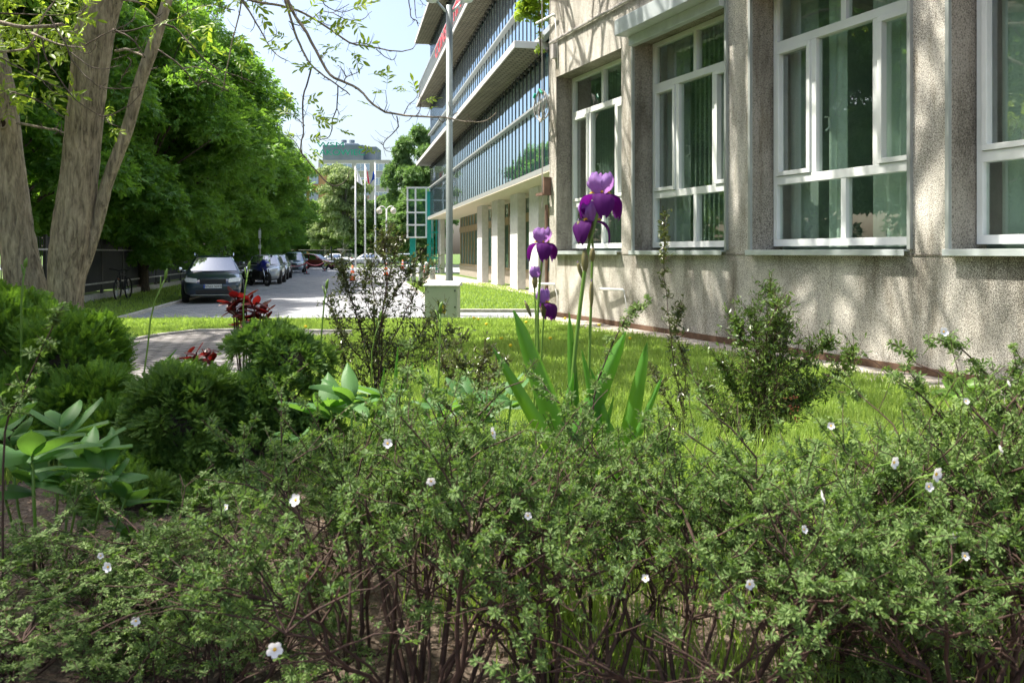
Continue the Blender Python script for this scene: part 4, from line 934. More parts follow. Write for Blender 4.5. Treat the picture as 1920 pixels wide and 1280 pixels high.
# small shrub growing at the corner of the roughcast roof edge
# leaf bunch right at the building corner
cvx = thing('creeper', 'bright green leafy creeper hanging beside the top corner of the roughcast building', 'plant', tuple(P(1000, 30, 14.2)))
mb = MB(); blobs_crown(mb, [(*(P(x, y, 14.2 + dz) - P(1000, 30, 14.2)), r) for x, y, r, dz in [(1003, 20, .22, 0), (990, 15, .2, .1), (1010, 40, .14, 0), (980, 30, .14, .1), (1005, -5, .3, 0), (1012, 95, .07, 0), (1012, 68, .05, 0)]], 5500, .075, g, FAN3)
mb.obj('leaves', M['walnut'], cvx)
mb = MB(); mb.tube([P(1014, -60, 14) - P(1000, 30, 14.2), P(1010, 20, 14.1) - P(1000, 30, 14.2), P(1014, 100, 14.1) - P(1000, 30, 14.2)], .012, 5); mb.obj('stem', M['twig'], cvx)

# ---------------------------------------------------------------- the multi-stemmed tree
D = 9.3
mst = thing('multi_stemmed_tree', 'large grey-barked tree forking low into two thick trunks and a slim leaning limb', 'tree', (P(85, 0, D)[0], D, .5))
o0 = np.array(mst.location)
def trunkpx(name, pl, d, mat, n=26, noise=.035, seed=0, dd=0):
    pts = []; rad = []
    q = np.array([p[:2] for p in pl], float); rr = np.array([p[2] for p in pl], float)
    u = np.linspace(0, len(pl) - 1, len(pl) * 5)
    xs_ = np.interp(u, range(len(pl)), q[:, 0]); ys_ = np.interp(u, range(len(pl)), q[:, 1]); rs = np.interp(u, range(len(pl)), rr)
    k = np.ones(5) / 5
    for a in (xs_, ys_, rs): a[2:-2] = np.convolve(a, k, 'valid')
    pts = [P(x, y, d + dd * i / len(xs_)) - o0 for i, (x, y) in enumerate(zip(xs_, ys_))]
    mb = MB(); mb.tube(pts, rs / F * d * .87, n, noise=noise, seed=seed); return mb.obj(name, mat, mst, smooth=True)
t1 = trunkpx('trunk', [(66, 660, 66), (60, 600, 52), (54, 560, 40), (42, 500, 36), (30, 430, 34), (15, 320, 33), (7, 236, 32), (-4, 160, 32), (-18, 100, 31), (-46, 0, 29), (-90, -180, 24), (-140, -420, 16)], D, M['bark'], seed=3)
t2 = trunkpx('trunk', [(118, 660, 64), (120, 600, 42), (122, 560, 35.5), (126, 500, 39), (136, 440, 43.5), (147, 350, 38), (156, 250, 37), (166, 160, 36.5), (172, 100, 39), (176, 60, 41), (190, 20, 35), (204, -20, 33), (235, -120, 28), (270, -300, 20), (280, -500, 12)], D - .15, M['bark'], seed=5)
t3 = trunkpx('leaning_limb', [(150, 520, 12), (168, 470, 12.5), (186, 405, 13), (200, 345, 12.5), (215, 305, 13), (241, 240, 12.5), (260, 160, 12.5), (283, 100, 13), (299, 50, 11.5), (314, 0, 10.5), (330, -60, 10), (360, -160, 8), (400, -300, 5)], D - .1, M['bark'], n=16, seed=7)
c = P(24, 236, D) - o0; r0 = 33 / F * D
mb = MB(); mb.lathe([(.03, .0), (.062, .03), (.066, .055), (.05, .065), (.038, .05)], (0, 0, 0), 14, 'y')
mb.xf(lambda v: v * np.array((.9, -1, 1.15)) + c + np.array((0, -.135, 0))); mb.obj('knot_rim', M['lip'], mst, smooth=True)
mb = MB(); mb.lathe([(0, .0), (.045, .0)], (0, 0, 0), 12, 'y'); mb.xf(lambda v: v * np.array((.9, -1, 1.15)) + c + np.array((0, -.162, 0))); mb.obj('knot_hollow', M['heart'], mst)
# knob on the middle trunk
mb = MB(); mb.tube([P(150, 85, D - .1) - o0, P(137, 72, D - .14) - o0, P(127, 64, D - .17) - o0], [.16, .11, .06], 12, noise=.08, seed=2); mb.obj('branch_stub', M['bark'], mst, smooth=True)
# branches: pixel polylines at their own depth; (list, depth, r0px, r1px)
BR = [
 ([(300, -420), (420, -330), (505, -140), (528, -40), (545, 18), (575, 62), (600, 110), (618, 143), (640, 152), (672, 166), (700, 196), (722, 211), (760, 217), (800, 219), (835, 220), (862, 227), (890, 230), (915, 226), (930, 212)], 6.0, 4.2, 1.0),
 ([(420, -330), (500, -90), (530, -15), (545, 35), (556, 72), (572, 105), (588, 128), (620, 152), (645, 168), (656, 178)], 6.2, 3.3, 1.1),
 ([(440, -10), (480, 4), (530, 12), (570, 24), (620, 55), (655, 82), (690, 87), (730, 95), (755, 97), (775, 92), (779, 84)], 6.3, 3, .7),
 ([(655, 82), (672, 80), (690, 84)], 6.3, 1.3, .7), ([(705, 92), (720, 106), (736, 114), (739, 110)], 6.3, 1, .6),
 ([(583, 130), (577, 155), (568, 180), (567, 215), (570, 240), (563, 275), (566, 288), (585, 312), (605, 335), (622, 349), (640, 347), (652, 335), (655, 320)], 6.1, 1.8, .8),
 ([(572, 235), (560, 225), (548, 215), (535, 212)], 6.1, 1, .6), ([(566, 288), (556, 270), (545, 258), (538, 255)], 6.1, 1, .6),
 ([(633, 160), (632, 205), (623, 222), (623, 240), (618, 258), (600, 263), (595, 255)], 6.1, 1.4, .7), ([(632, 205), (637, 215)], 6.1, 1, .6),
 ([(744, 218), (748, 238), (736, 251), (720, 265), (718, 275), (724, 283), (735, 284)], 6.0, 1.2, .6), ([(718, 272), (710, 266)], 6, 1, .6),
 ([(645, 155), (648, 145), (660, 140), (672, 135), (680, 125)], 6, 1.2, .6), ([(650, 145), (640, 128), (633, 122)], 6, 1, .6), ([(660, 140), (655, 128)], 6, 1, .5),
 ([(757, 216), (765, 198), (780, 185), (783, 178)], 6, 1, .6), ([(778, 219), (788, 208), (790, 190), (785, 175)], 6, 1, .6), ([(720, 211), (725, 195), (724, 170)], 6, 1, .6),
 ([(820, 220), (826, 228), (835, 228), (842, 218), (846, 205), (840, 193)], 6, .9, .5), ([(846, 217), (860, 210)], 6, .8, .5), ([(885, 229), (875, 215)], 6, .8, .5),
 ([(440, -40), (455, 0), (475, 35), (490, 60), (500, 80), (515, 100), (535, 113), (540, 114)], 6.3, 2.2, .7), ([(500, 80), (512, 75), (520, 60), (516, 50)], 6.3, .9, .5),
 ([(540, 40), (560, 50), (580, 42), (600, 20), (625, 25), (655, 8)], 6.1, 1.2, .6), ([(600, 30), (605, 45), (632, 50), (640, 42)], 6.2, .9, .5), ([(625, 25), (650, 38), (680, 38), (697, 22)], 6.2, 1, .5),
 ([(600, -20), (605, 10), (640, 26), (680, 10)], 6.2, 1.3, .6), ([(640, 35), (630, 45), (643, 66)], 6.2, .8, .5),
 ([(760, -60), (768, 10), (770, 35), (782, 38), (784, 50)], 6.1, 1.3, .8), ([(775, -40), (778, 15), (780, 35)], 6.1, 1.1, .7), ([(775, -20), (790, 5), (800, 12)], 6.1, .9, .5),
 ([(420, -200), (445, -60), (455, 0), (435, 80), (427, 120), (418, 168)], 6.5, 2.2, .9),
 ([(470, -60), (450, 0), (470, 25), (480, 45), (470, 60)], 6.5, 1.2, .6),
 # twigs across the top left
 ([(-60, 30), (0, 42), (45, 52), (90, 50), (118, 46)], 7.4, 4.5, 3), ([(-40, 20), (10, 26), (60, 28), (130, 30), (165, 14)], 7.6, 2, .8),
 ([(-60, 95), (-10, 98), (50, 94), (60, 80), (70, 60), (78, 35), (95, 12), (105, 0)], 7.4, 2.6, 1.2), ([(60, 62), (85, 75), (110, 84), (135, 88), (162, 90)], 7.2, 3, .9),
 ([(94, 32), (105, 55), (125, 85), (133, 112), (155, 138), (172, 152), (186, 164), (198, 158)], 7.2, 1.7, .8), ([(186, 164), (215, 167), (240, 166), (258, 163)], 7.2, 1.2, .7),
 ([(78, 70), (82, 95), (90, 118), (110, 145), (128, 172), (150, 195), (175, 210), (196, 220), (225, 209), (247, 195), (266, 172)], 7.2, 1.7, .8), ([(196, 220), (205, 232), (225, 238)], 7.2, 1, .6),
 ([(128, 95), (150, 112), (172, 128), (200, 130), (230, 122)], 7.2, 1.3, .6), ([(160, 85), (178, 74), (205, 60), (232, 50), (250, 38), (256, 18)], 7.2, 1.4, .6), ([(145, 92), (155, 100), (170, 100), (180, 88), (178, 80)], 7.2, .8, .5),
 ([(45, 55), (60, 80), (72, 102), (72, 130), (68, 145), (50, 165)], 7.4, 1.4, .7), ([(0, 108), (30, 125), (60, 138), (80, 152), (105, 162), (120, 166)], 7.4, 1.6, .7), ([(80, 152), (95, 170), (115, 180), (125, 182)], 7.4, .9, .5),
 ([(15, 172), (50, 180), (85, 195), (110, 212), (122, 222)], 7.6, 2, 1), ([(30, 230), (70, 238), (105, 244), (120, 248)], 8, 3, 1.8),
 ([(212, 55), (235, 65), (255, 80), (262, 95), (272, 108)], 7.8, 2, 1), ([(210, 60), (245, 58), (270, 50), (300, 46), (320, 40), (350, 28)], 7.8, 1.5, .7),
 ([(225, 0), (255, 2), (270, 12), (290, 30), (298, 38)], 8.3, 2.6, 1.5), ([(305, 45), (325, 50), (345, 70), (365, 92), (385, 114), (405, 128), (430, 138), (455, 146), (478, 158)], 7.5, 2, .7),
 ([(345, 70), (355, 66), (362, 60)], 7.5, .8, .5), ([(296, 94), (320, 108), (345, 130), (362, 152), (372, 162)], 7.6, 2, 1), ([(345, 128), (370, 125), (395, 138), (420, 158), (445, 172)], 7.6, 1.2, .6),
 ([(372, 162), (378, 154), (395, 156), (415, 164), (430, 172)], 7.6, 1.5, .7), ([(216, 96), (235, 92), (258, 100), (270, 108)], 8.8, 3, 2.2), ([(240, 108), (248, 115), (232, 140), (224, 155)], 8.7, 1.8, .8), ([(228, 145), (240, 135), (250, 128)], 8.7, 1, .5),
 ([(262, 96), (256, 82), (254, 70)], 8.7, .9, .5), ([(266, 94), (272, 80), (276, 66)], 8.7, .9, .5), ([(282, 132), (292, 128), (296, 124)], 8.8, 1.6, .8), ([(212, 112), (230, 106), (245, 100)], 8.7, 1.3, .6),
 ([(338, -60), (350, -10), (352, 20), (360, 60)], 7.5, 1.3, .6), ([(395, -50), (415, 0), (408, 25), (402, 45)], 7.3, 1, .5), ([(440, 20), (400, 10), (370, 12), (340, 30)], 7.3, 1, .5),
]
mb = MB(); mbt = MB(); gg_ = np.random.default_rng(9)
for pl, d, ra, rb_ in BR:
    n = len(pl); q = np.array(pl, float); u = np.linspace(0, n - 1, (n - 1) * 3 + 1)
    xx = np.interp(u, range(n), q[:, 0]); yy = np.interp(u, range(n), q[:, 1])
    if len(u) > 6: xx[1:-1] = (xx[:-2] + 2 * xx[1:-1] + xx[2:]) / 4; yy[1:-1] = (yy[:-2] + 2 * yy[1:-1] + yy[2:]) / 4
    wob = np.cumsum(gg_.normal(size=len(u)) * .015)
    pts = np.array([P(x + gg_.normal() * .4, y + gg_.normal() * .4, d + w_) for x, y, w_ in zip(xx, yy, wob)]) - o0
    (mb if ra > 2 else mbt).tube(pts, np.linspace(ra, rb_, len(u)) / F * d * .95, 6, noise=.06, seed=len(u))
    # side spurs
    for k in range(int(len(u) * .7)):
        i = gg_.integers(1, len(u)); L_ = gg_.uniform(.02, .12)
        dr = rnd(1, gg_)[0] * np.array((1, .5, 1)); a = pts[i]
        mbt.tube([a, a + dr * L_ * .5, a + dr * L_ + np.array((0, 0, .02))], [rb_ / F * d * .8, rb_ / F * d * .6, .001], 3, cap=False)
# limbs joining the drooping branches to the trunk top, above the frame
J = lambda x, y, d: P(x, y, d) - o0
mb.tube([J(235, -120, 9.15), J(260, -260, 8.4), J(300, -420, 6.0)], [.12, .09, .022], 8)
mb.tube([J(235, -120, 9.15), J(330, -260, 8), J(420, -330, 6.2)], [.1, .07, .02], 8)
mb.tube([J(360, -160, 9.1), J(400, -120, 8), J(440, -10, 6.3)], [.05, .03, .012], 7)
mb.tube([J(360, -160, 9.1), J(500, -200, 7.4), J(600, -120, 6.6), J(760, -60, 6.1)], [.05, .035, .02, .006], 7)
mb.tube([J(-30, 80, 9.2), J(-60, 40, 8.4), J(-60, 30, 7.4)], [.06, .04, .02], 7)
mb.tube([J(-20, 150, 9.2), J(-50, 120, 8.4), J(-60, 95, 7.4)], [.05, .03, .012], 7)
mb.obj('branch', M['bark'], mst, smooth=True); mbt.obj('twigs', M['twig'], mst, smooth=True)
# compound leaves
LEAF = [(0, 0, 0), (.25, .36, .04), (.55, .5, .06), (.82, .28, .02), (1, 0, -.05), (.82, -.28, .02), (.55, -.5, .06), (.25, -.36, .04), (.5, 0, 0)]
LEAFF = [(0, 8, 1), (1, 8, 2), (2, 8, 3), (3, 8, 4), (4, 8, 5), (5, 8, 6), (6, 8, 7), (7, 8, 0)]
def compound(mb, base, dirv, L, g, pairs=3, w=.4):
    dv = np.array(dirv, float); dv /= np.linalg.norm(dv); up = np.array((0, -.6, .8)) + g.normal(size=3) * .4
    sd = np.cross(dv, up); sd /= np.linalg.norm(sd)
    ps = [base + dv * L]; ds = [dv]; ls = [L * .5]
    for k in range(pairs):
        for s_ in (-1, 1):
            u = .35 + .6 * k / pairs; ps.append(base + dv * L * u); ds.append(dv * .55 + sd * s_ * .85 + g.normal(size=3) * .12); ls.append(L * (.36 + .07 * k))
    ls = np.array(ls); mb.scatter(LEAF, LEAFF, np.array(ps), np.array(ds), np.tile(up, (len(ps), 1)) + g.normal(size=(len(ps), 3)) * .25, ls, ls * w)
    mb.tube([base, base + dv * L * .5, base + dv * L], .0015, 3, cap=False)
mb = MB(); lg = np.random.default_rng(21)
LP = [(535, 100, -1, .6, 40), (545, 45, .5, .2, 34), (556, 70, -.6, -.4, 30), (610, 66, .7, .3, 42), (604, 60, -.5, .2, 30), (625, 52, 1, .2, 30), (650, 92, .8, -.6, 38), (640, 92, -.8, .2, 34), (660, 88, 1, .3, 38), (664, 95, .2, -1, 30),
      (620, 98, .6, .2, 28), (725, 168, 0, 1, 38), (722, 175, -1, .3, 24), (735, 170, 1, .4, 20), (786, 188, -.3, 1, 36), (790, 190, 1, .2, 28), (700, 200, -1, .4, 24), (795, 205, 1, .2, 18), (690, 140, 1, .1, 32), (600, 128, -.8, .1, 36), (595, 118, .4, .6, 26),
      (568, 200, .5, .3, 34), (560, 195, -.5, .5, 34), (575, 210, .9, -.5, 34), (552, 214, -1, .3, 30), (548, 200, -.5, .8, 24), (590, 218, 1, -.2, 36), (585, 235, 1, .1, 32), (610, 222, -.3, .5, 20), (625, 230, 1, .2, 34), (630, 240, .8, -.3, 26),
      (572, 262, 1, .1, 30), (578, 270, .6, -.8, 34), (560, 258, -.9, .4, 24), (570, 285, .9, -.6, 28), (556, 262, -1, .6, 22), (650, 15, 1, .1, 40), (660, 25, .4, -.9, 38), (672, 8, 1, .3, 30), (640, 5, -1, .4, 38), (575, 22, .5, .4, 40), (590, 28, 1, -.2, 36), (610, 5, -.5, .4, 34), (560, 18, -.9, .2, 28),
      (590, 60, .3, .8, 32), (540, 70, -.9, .2, 24), (700, 265, 1, .2, 0), (705, 285, -1, .3, 26), (430, 90, .6, .4, 34), (425, 110, -.6, .5, 34), (438, 110, .7, -.6, 28), (770, 172, -1, .2, 24), (605, 100, .8, -.4, 30), (625, 75, .5, .9, 30), (585, 115, -.7, -.5, 30), (690, 285, .9, 0, 18),
      (350, 25, 1, .3, 34), (340, 15, -.3, .8, 34), (325, 35, -.8, -.3, 28), (395, 15, .7, .4, 24), (200, 215, .6, -.8, 20), (205, 240, .8, -.3, 28), (205, 190, -.1, -1, 26), (30, 190, .3, -.5, 20), (208, 232, .2, -.9, 24)]
for x, y, dx, dz, L_ in LP:
    if L_ < 5: continue
    d = 6.1 if x > 415 else 7.3; L = L_ / F * d
    compound(mb, P(x, y, d) - o0, (dx, lg.normal() * .3, dz), L, lg)
for k in range(190):                                   # sprays in the top-left corner
    x, y = lg.uniform(-60, 165), lg.uniform(-60, 75) ; y += max(0, 40 - x) * .5
    if lg.random() < .35: x, y = lg.uniform(-40, 140), lg.uniform(40, 200)
    if lg.random() < .12: x, y = lg.uniform(290, 480), lg.uniform(-20, 60)
    compound(mb, P(x, y, lg.uniform(7.5, 9)) - o0, (lg.normal(), lg.normal() * .5, lg.normal() * .5 - .5), lg.uniform(.14, .24), lg)
mb.obj('leaves', M['walnut'], mst)
# upper crown above the frame (throws the dappled light on the wall and lawn)
mb = MB(); ml = MB(); cg = np.random.default_rng(31)
lx = np.random.default_rng(77)
def limb(a, dirv, L, r, lvl):
    k = 5; pts = [a]; dv = dirv / np.linalg.norm(dirv)
    for i_ in range(k):
        dv = dv + cg.normal(size=3) * .16 + np.array((0, 0, .04)); dv /= np.linalg.norm(dv); pts.append(pts[-1] + dv * L / k)
    wp = np.array(pts) + o0; low = (wp[:, 2] < CH + .335 * wp[:, 1] + .1).any()
    if low and lvl > 0: return
    if low: pts = [q_ + np.array((0, 0, 1.0)) * i_ * .3 for i_, q_ in enumerate(pts)]
    mb.tube(pts, np.linspace(r, r * .35, k + 1), 5 if lvl < 2 else 3, cap=False)
    if lvl < 3:
        for i_ in range(4 if lvl < 2 else 3):
            q = cg.integers(2, k + 1); nd = dv + rnd(1, cg)[0] * .95; limb(pts[q], nd, L * cg.uniform(.45, .7), r * .58, lvl + 1)
    else:
        for q in (2, 4, 5):
            if lx.random() < .32: compound(ml, pts[q], dv + rnd(1, lx)[0], lx.uniform(.14, .22), lx)
base = J(235, -150, 9.1)
for dv, L in (((.8, -.3, .6), 3.4), ((.9, .2, .5), 3.2), ((.3, .5, 1), 3.2), ((.5, -.9, .6), 3.2), ((1, -.7, .35), 3.6), ((-.4, .2, 1), 2.6)):
    limb(base + np.array((0, 0, cg.uniform(0, 1.2))), np.array(dv, float), L, .11, 0)
for dv, L in (((-.4, -.4, .9), 2.6), ((.3, -.8, .8), 3.0)): limb(J(-90, -180, 9.3), np.array(dv, float), L, .08, 0)
for dv, L in (((.8, -.2, .9), 4.2), ((.5, .4, 1.2), 4.4), ((.9, -.9, .8), 4.4), ((.2, -.6, 1.3), 4.4), ((1.0, .5, .6), 4.0), ((.7, -1.2, 1.2), 4.6), ((-.2, .6, 1.3), 4.0)): limb(J(285, -480, 9.15), np.array(dv, float), L, .12, 0)
for (px_, py_), dv, L in (((235, -150), (1, .1, .5), 6), ((260, -260), (1, .5, .5), 6), ((270, -330), (1, -.35, .45), 6), ((280, -420), (.9, .3, .8), 6), ((250, -200), (.9, .75, .45), 5.5), ((285, -480), (1, 0, .35), 6.2), ((275, -360), (.8, 1.0, .5), 5.5)): limb(J(px_, py_, 9.15), np.array(dv, float), L, .13, 0)
PL = 1.0
for dv, L in (((-.8, .2, .8), 3.4), ((-.5, .8, .8), 3.4), ((-.9, -.3, .7), 3.2), ((-.2, .3, 1.1), 3), ((-.6, .5, 1.0), 3.6)): limb(J(-140, -300, 9.3), np.array(dv, float), L, .09, 0)
for k in range(900):
    q = rnd(1, cg)[0] * cg.random() ** .4; compound(ml, J(-140, -300, 9.3) + np.array((-1.6, .9, 2.6)) + q * np.array((2.6, 2.8, 1.9)), rnd(1, cg)[0], cg.uniform(.16, .26), cg)
mb.obj('upper_branches', M['twig'], mst); ml.obj('upper_leaves', M['walnut'], mst)
# a second shading tree left of the camera, out of the frame
ST_ = tree_mesh(91, 7.6, 2.7, 3.2, .16, 165, 40, M['linden'], M['bark'], trunk=.18, br=(.6, 1.1))
put_tree(ST_, 'garden_tree', 'leafy tree just outside the left photo edge shading the flower bed', (-6.6, 3.2, .5), 0)
put_tree(ST_, 'garden_tree', 'leafy tree left of and behind the camera shading the flower bed', (-5.6, .6, .5), 1.7, (1, 1, .92))
# ---------------------------------------------------------------- grass
gr = np.random.default_rng(100)
BL = [(0, .5, 0), (0, -.5, 0), (.5, .38, .06), (.5, -.38, .06), (1, 0, .25)]; BLF3 = [(0, 1, 3), (0, 3, 2), (2, 3, 4)]
def in_poly(x, y, poly):
    p = np.array(poly); c = np.zeros(len(x), bool); j = len(p) - 1
    for i in range(len(p)):
        xi, yi, xj, yj = *p[i], *p[j]
        c ^= ((yi > y) != (yj > y)) & (x < (xj - xi) * (y - yi) / (yj - yi + 1e-12) + xi); j = i
    return c
def blades(mb, x, y, L, W, lean=.35, z=None):
    n = len(x); z = gz(x, y) if z is None else z
    pos = np.stack([x, y, z - .005], -1); d = np.stack([gr.normal(size=n) * lean, gr.normal(size=n) * lean, np.ones(n)], -1)
    nn = np.stack([gr.normal(size=n), gr.normal(size=n), np.zeros(n)], -1)
    mb.scatter(BL, BLF3, pos, d, nn, L, W)
pathp = [(a[0], a[1]) for a in path]
mb = MB(); n = 330000
y = 3.6 + 10.2 * gr.random(n) ** 1.15; x = gr.uniform(-7.5, 5.5, n) * (y / 12 * .75 + .35)
wallx = 3.437 - .4354 * (y - 6.79)
k = ~in_poly(x, y, pathp) & (x < wallx - .55) & (np.abs(x / y) < .72)
nz_ = np.sin(x * 1.9 + 1) * np.cos(y * 1.6) + .5 * np.sin(x * 5.1 + y * 3.7)
k &= (y > 4.6) | (gr.random(n) < np.clip((y - 3.2) * .6 + nz_ * .3, .02, 1))
x, y, nz_ = x[k], y[k], nz_[k]
L = (.055 + .05 * gr.random(len(x)) + .018 * nz_) * np.where(gr.random(len(x)) < .02, 2.0, 1)
L = L * np.where(y > 10, .65, 1); blades(mb, x, y, np.clip(L, .025, .25), .0055 + y * .0006)
tag(mb.obj('near_lawn_grass', M['grass']), 'short sunlit grass of the lawn between the flower bed and the roughcast wall', 'grass', kind='stuff')
# far lawns
mb = MB()
n = 130000; y = gr.uniform(12.5, 45, n) ** 1; y = 12.5 + 32 * gr.random(n) ** 1.7; x = gr.uniform(-22, 5, n)
left = (x < ROADL(y) - .1) & (x > fxl(y) + .1) & (y > 12)
front = (y < 17.3) & (x < .6)
rlawn = (x > ROADR(np.minimum(y, 40)) + .25) & (y > 20.95) & (y < 40) & (x < 1.9 - (y - 24.5) * .176 + np.clip(24.5 - y, 0, 9) * 1.6)
k = (left | front | rlawn) & (np.abs(x / y) < .72)
k &= ~((x > -2.4) & (y > 17.3) & (y < 20.9))
x, y = x[k], y[k]
blades(mb, x, y, (.06 + .06 * gr.random(len(x))) * np.where(y < 17.5, .5, 1), .010 + y * .0006)
tag(mb.obj('far_lawn_grass', M['grass']), 'short grass of the verges beside the fence, kerbs and pavement', 'grass', kind='stuff')
# long grass in the bed
mb = MB()
def tuft(cx, cy, r, n, L, W=.005, lean=.22):
    x = cx + gr.normal(size=n) * r; y = cy + gr.normal(size=n) * r * .6; blades(mb, x, y, L * (.5 + .7 * gr.random(n)), W, lean)
for px, d, n in [(980, 2.3, 160), (1030, 2.3, 260), (1080, 2.9, 260), (1200, 2.6, 260), (1290, 2.8, 320), (1380, 2.5, 260), (1450, 2.9, 320), (1560, 2.6, 320), (1640, 2.4, 320), (1760, 2.5, 420), (1820, 2.8, 420), (1500, 3.4, 420), (1650, 3.6, 500), (1350, 3.4, 320), (900, 2.2, 50), (1250, 3.4, 400), (1880, 2.4, 300), (1700, 3.0, 300), (1120, 2.0, 120), (1260, 1.95, 120), (1600, 1.9, 160), (1780, 1.9, 160)]:
    p = P(px, 0, d); tuft(p[0], d, .12, n, .34, .0045)
tag(mb.obj('long_bed_grass', M['grass']), 'long green grass growing between the shrub stems at the bottom right', 'grass', kind='stuff')
# litter on the soil
mb = MB(); n = 14000; x = gr.uniform(-2.2, 2.6, n); y = 1.5 + 3 * gr.random(n)
pos = np.stack([x, y, gz(x, y) + .006 + .012 * gr.random(n)], -1); d = gr.normal(size=(n, 3)); d[:, 2] *= .25
mb.scatter(DIA, DIAF, pos, d, np.tile((0, 0, 1.), (n, 1)) + gr.normal(size=(n, 3)) * .4, .012 + .03 * gr.random(n), .003 + .010 * gr.random(n) ** 2)
tag(mb.obj('soil_litter', M['litter']), 'dry leaves and bits of bark scattered on the soil of the flower bed', 'leaf litter', kind='stuff')
# dandelions in the lawn
DL = [(887, 597), (896, 600), (1060, 598), (1125, 612), (913, 610), (1180, 640), (955, 655), (918, 665), (220, 612), (207, 614), (575, 615), (940, 640), (1030, 640), (985, 606)]
dl0 = None
for k, (px, py) in enumerate(DL):
    p = G(px, py + 14, .5); hgt = .12
    lab = 'yellow dandelion ' + ['at the cabinet side of the lawn edge', 'right beside the leftmost dandelion by the cabinet', 'close to the small iris stem', 'near the wall behind the tall iris', 'just below the two by the cabinet', 'in the lawn beside the broad iris leaf', 'low in the lawn left of the iris leaves', 'lowest in the lawn left of the iris', 'in the shaded grass above the path bend', 'left one in the shaded grass above the path bend', 'at the kerb behind the dark globe conifer', 'between the cabinet and the iris', 'behind the small iris stem', 'under the far corner of the roughcast wall'][k]
    if k == 0:
        dl0 = thing('dandelion', lab, 'flower', (p[0], p[1], .5), 0, 'dandelions in the lawn')
        mb = MB(); mb.tube([(0, 0, 0), (.01, 0, .06), (.012, 0, .11)], .0025, 4); mb.obj('stem', M['stalk'], dl0)
        mb = MB(); mb.lathe([(0, .1), (.012, .105), (.021, .122), (.014, .13), (0, .131)], (.012, 0, 0), 10); mb.obj('flower_head', M['dand'], dl0, smooth=True)
    else: dup(dl0, (p[0], p[1], float(gz(p[0], p[1]))), k, lab)

# ---------------------------------------------------------------- shrubby cinquefoils
def shrub(seed, h, r, nst=17, n1=8, n2=6, per=9, leaf=.0175, spread=1.0, q0=4):
    g = np.random.default_rng(seed); st = MB(); lp = []; ld = []
    def path_(a, b, k, sag, jit):
        u = np.linspace(0, 1, k)[:, None]; p = a + (b - a) * u + np.array((0, 0, 1.0)) * sag * (u * (1 - u)) + np.concatenate([np.zeros((1, 3)), np.cumsum(g.normal(size=(k - 1, 3)) * jit, 0)]); return p
    for i in range(nst):
        ph = g.uniform(0, 2 * math.pi); rho = math.sqrt(g.random()) * r * spread; a = np.array((math.cos(ph), math.sin(ph), 0)) * g.uniform(.0, .14) * r * 2
        b = np.array((math.cos(ph) * rho, math.sin(ph) * rho, h * (1 - .42 * (rho / r) ** 2) * g.uniform(.75, 1.05)))
        p0 = path_(a, b, 8, .25 * h * rho / r, .010); r0 = g.uniform(.0038, .0085)
        st.tube(p0, np.linspace(r0, r0 * .4, 8), 6, noise=.1, seed=i)
        for j in range(n1):
            q = int(g.integers(q0, 8)); o_ = p0[q]; dv = rnd(1, g)[0] * np.array((1, 1, .35)) + (b - a) / np.linalg.norm(b - a) * .5 + np.array((0, 0, .12))
            dv /= np.linalg.norm(dv); L1 = g.uniform(.13, .30) * h / .6; p1 = path_(o_, o_ + dv * L1, 6, .03, .006)
            st.tube(p1, np.linspace(.0028, .0014, 6), 4, cap=False)
            for s_ in range(n2):
                w_ = int(g.integers(1, 6)); d2 = dv * .8 + rnd(1, g)[0] * np.array((1, 1, .7)) + np.array((0, 0, .3)); d2 /= np.linalg.norm(d2); L2 = g.uniform(.05, .13)
                p2 = path_(p1[w_], p1[w_] + d2 * L2, 4, .01, .004); st.tube(p2, .0011, 3, cap=False)
                for m_ in range(per):
                    u = g.uniform(.15, 1) * 3; c0 = int(min(2, u)); pt = p2[c0] + (p2[c0 + 1] - p2[c0]) * (u - c0)
                    lp.append(pt); ld.append(d2 * .6 + rnd(1, g)[0])
            for m_ in range(3):
                lp.append(p1[int(g.integers(2, 6))]); ld.append(dv * .3 + rnd(1, g)[0])
        if False: pass
    lp = np.array(lp); ld = np.array(ld); ld[:, 2] += .25; n = len(lp)
    # drop some clusters so gaps remain
    keep = np.sin(lp[:, 0] * 17 + lp[:, 2] * 13 + seed) * np.sin(lp[:, 1] * 15 + lp[:, 0] * 5) > -.62
    if q0 > 3: keep &= (lp[:, 2] > h * (.62 + .12 * np.sin(lp[:, 0] * 13 + lp[:, 1] * 9 + seed))) | (g.random(n) < .03)
    keep &= g.random(n) < .92
    lp, ld = lp[keep], ld[keep]; n = len(lp)
    mb = MB(); mb.scatter(*FAN5, lp, ld, np.tile((0, 0, 1.), (n, 1)) + g.normal(size=(n, 3)) * .5, leaf * (.7 + .6 * g.random(n)), leaf * (.7 + .6 * g.random(n)))
    return mb.mesh('foliage', M['poten']), st.mesh('stems', M['stemb'], True)
SHM = [shrub(200 + k, .6, .46) for k in range(5)]
SHL = shrub(230, .34, .5, nst=22, n1=6, n2=5, per=8, q0=3)
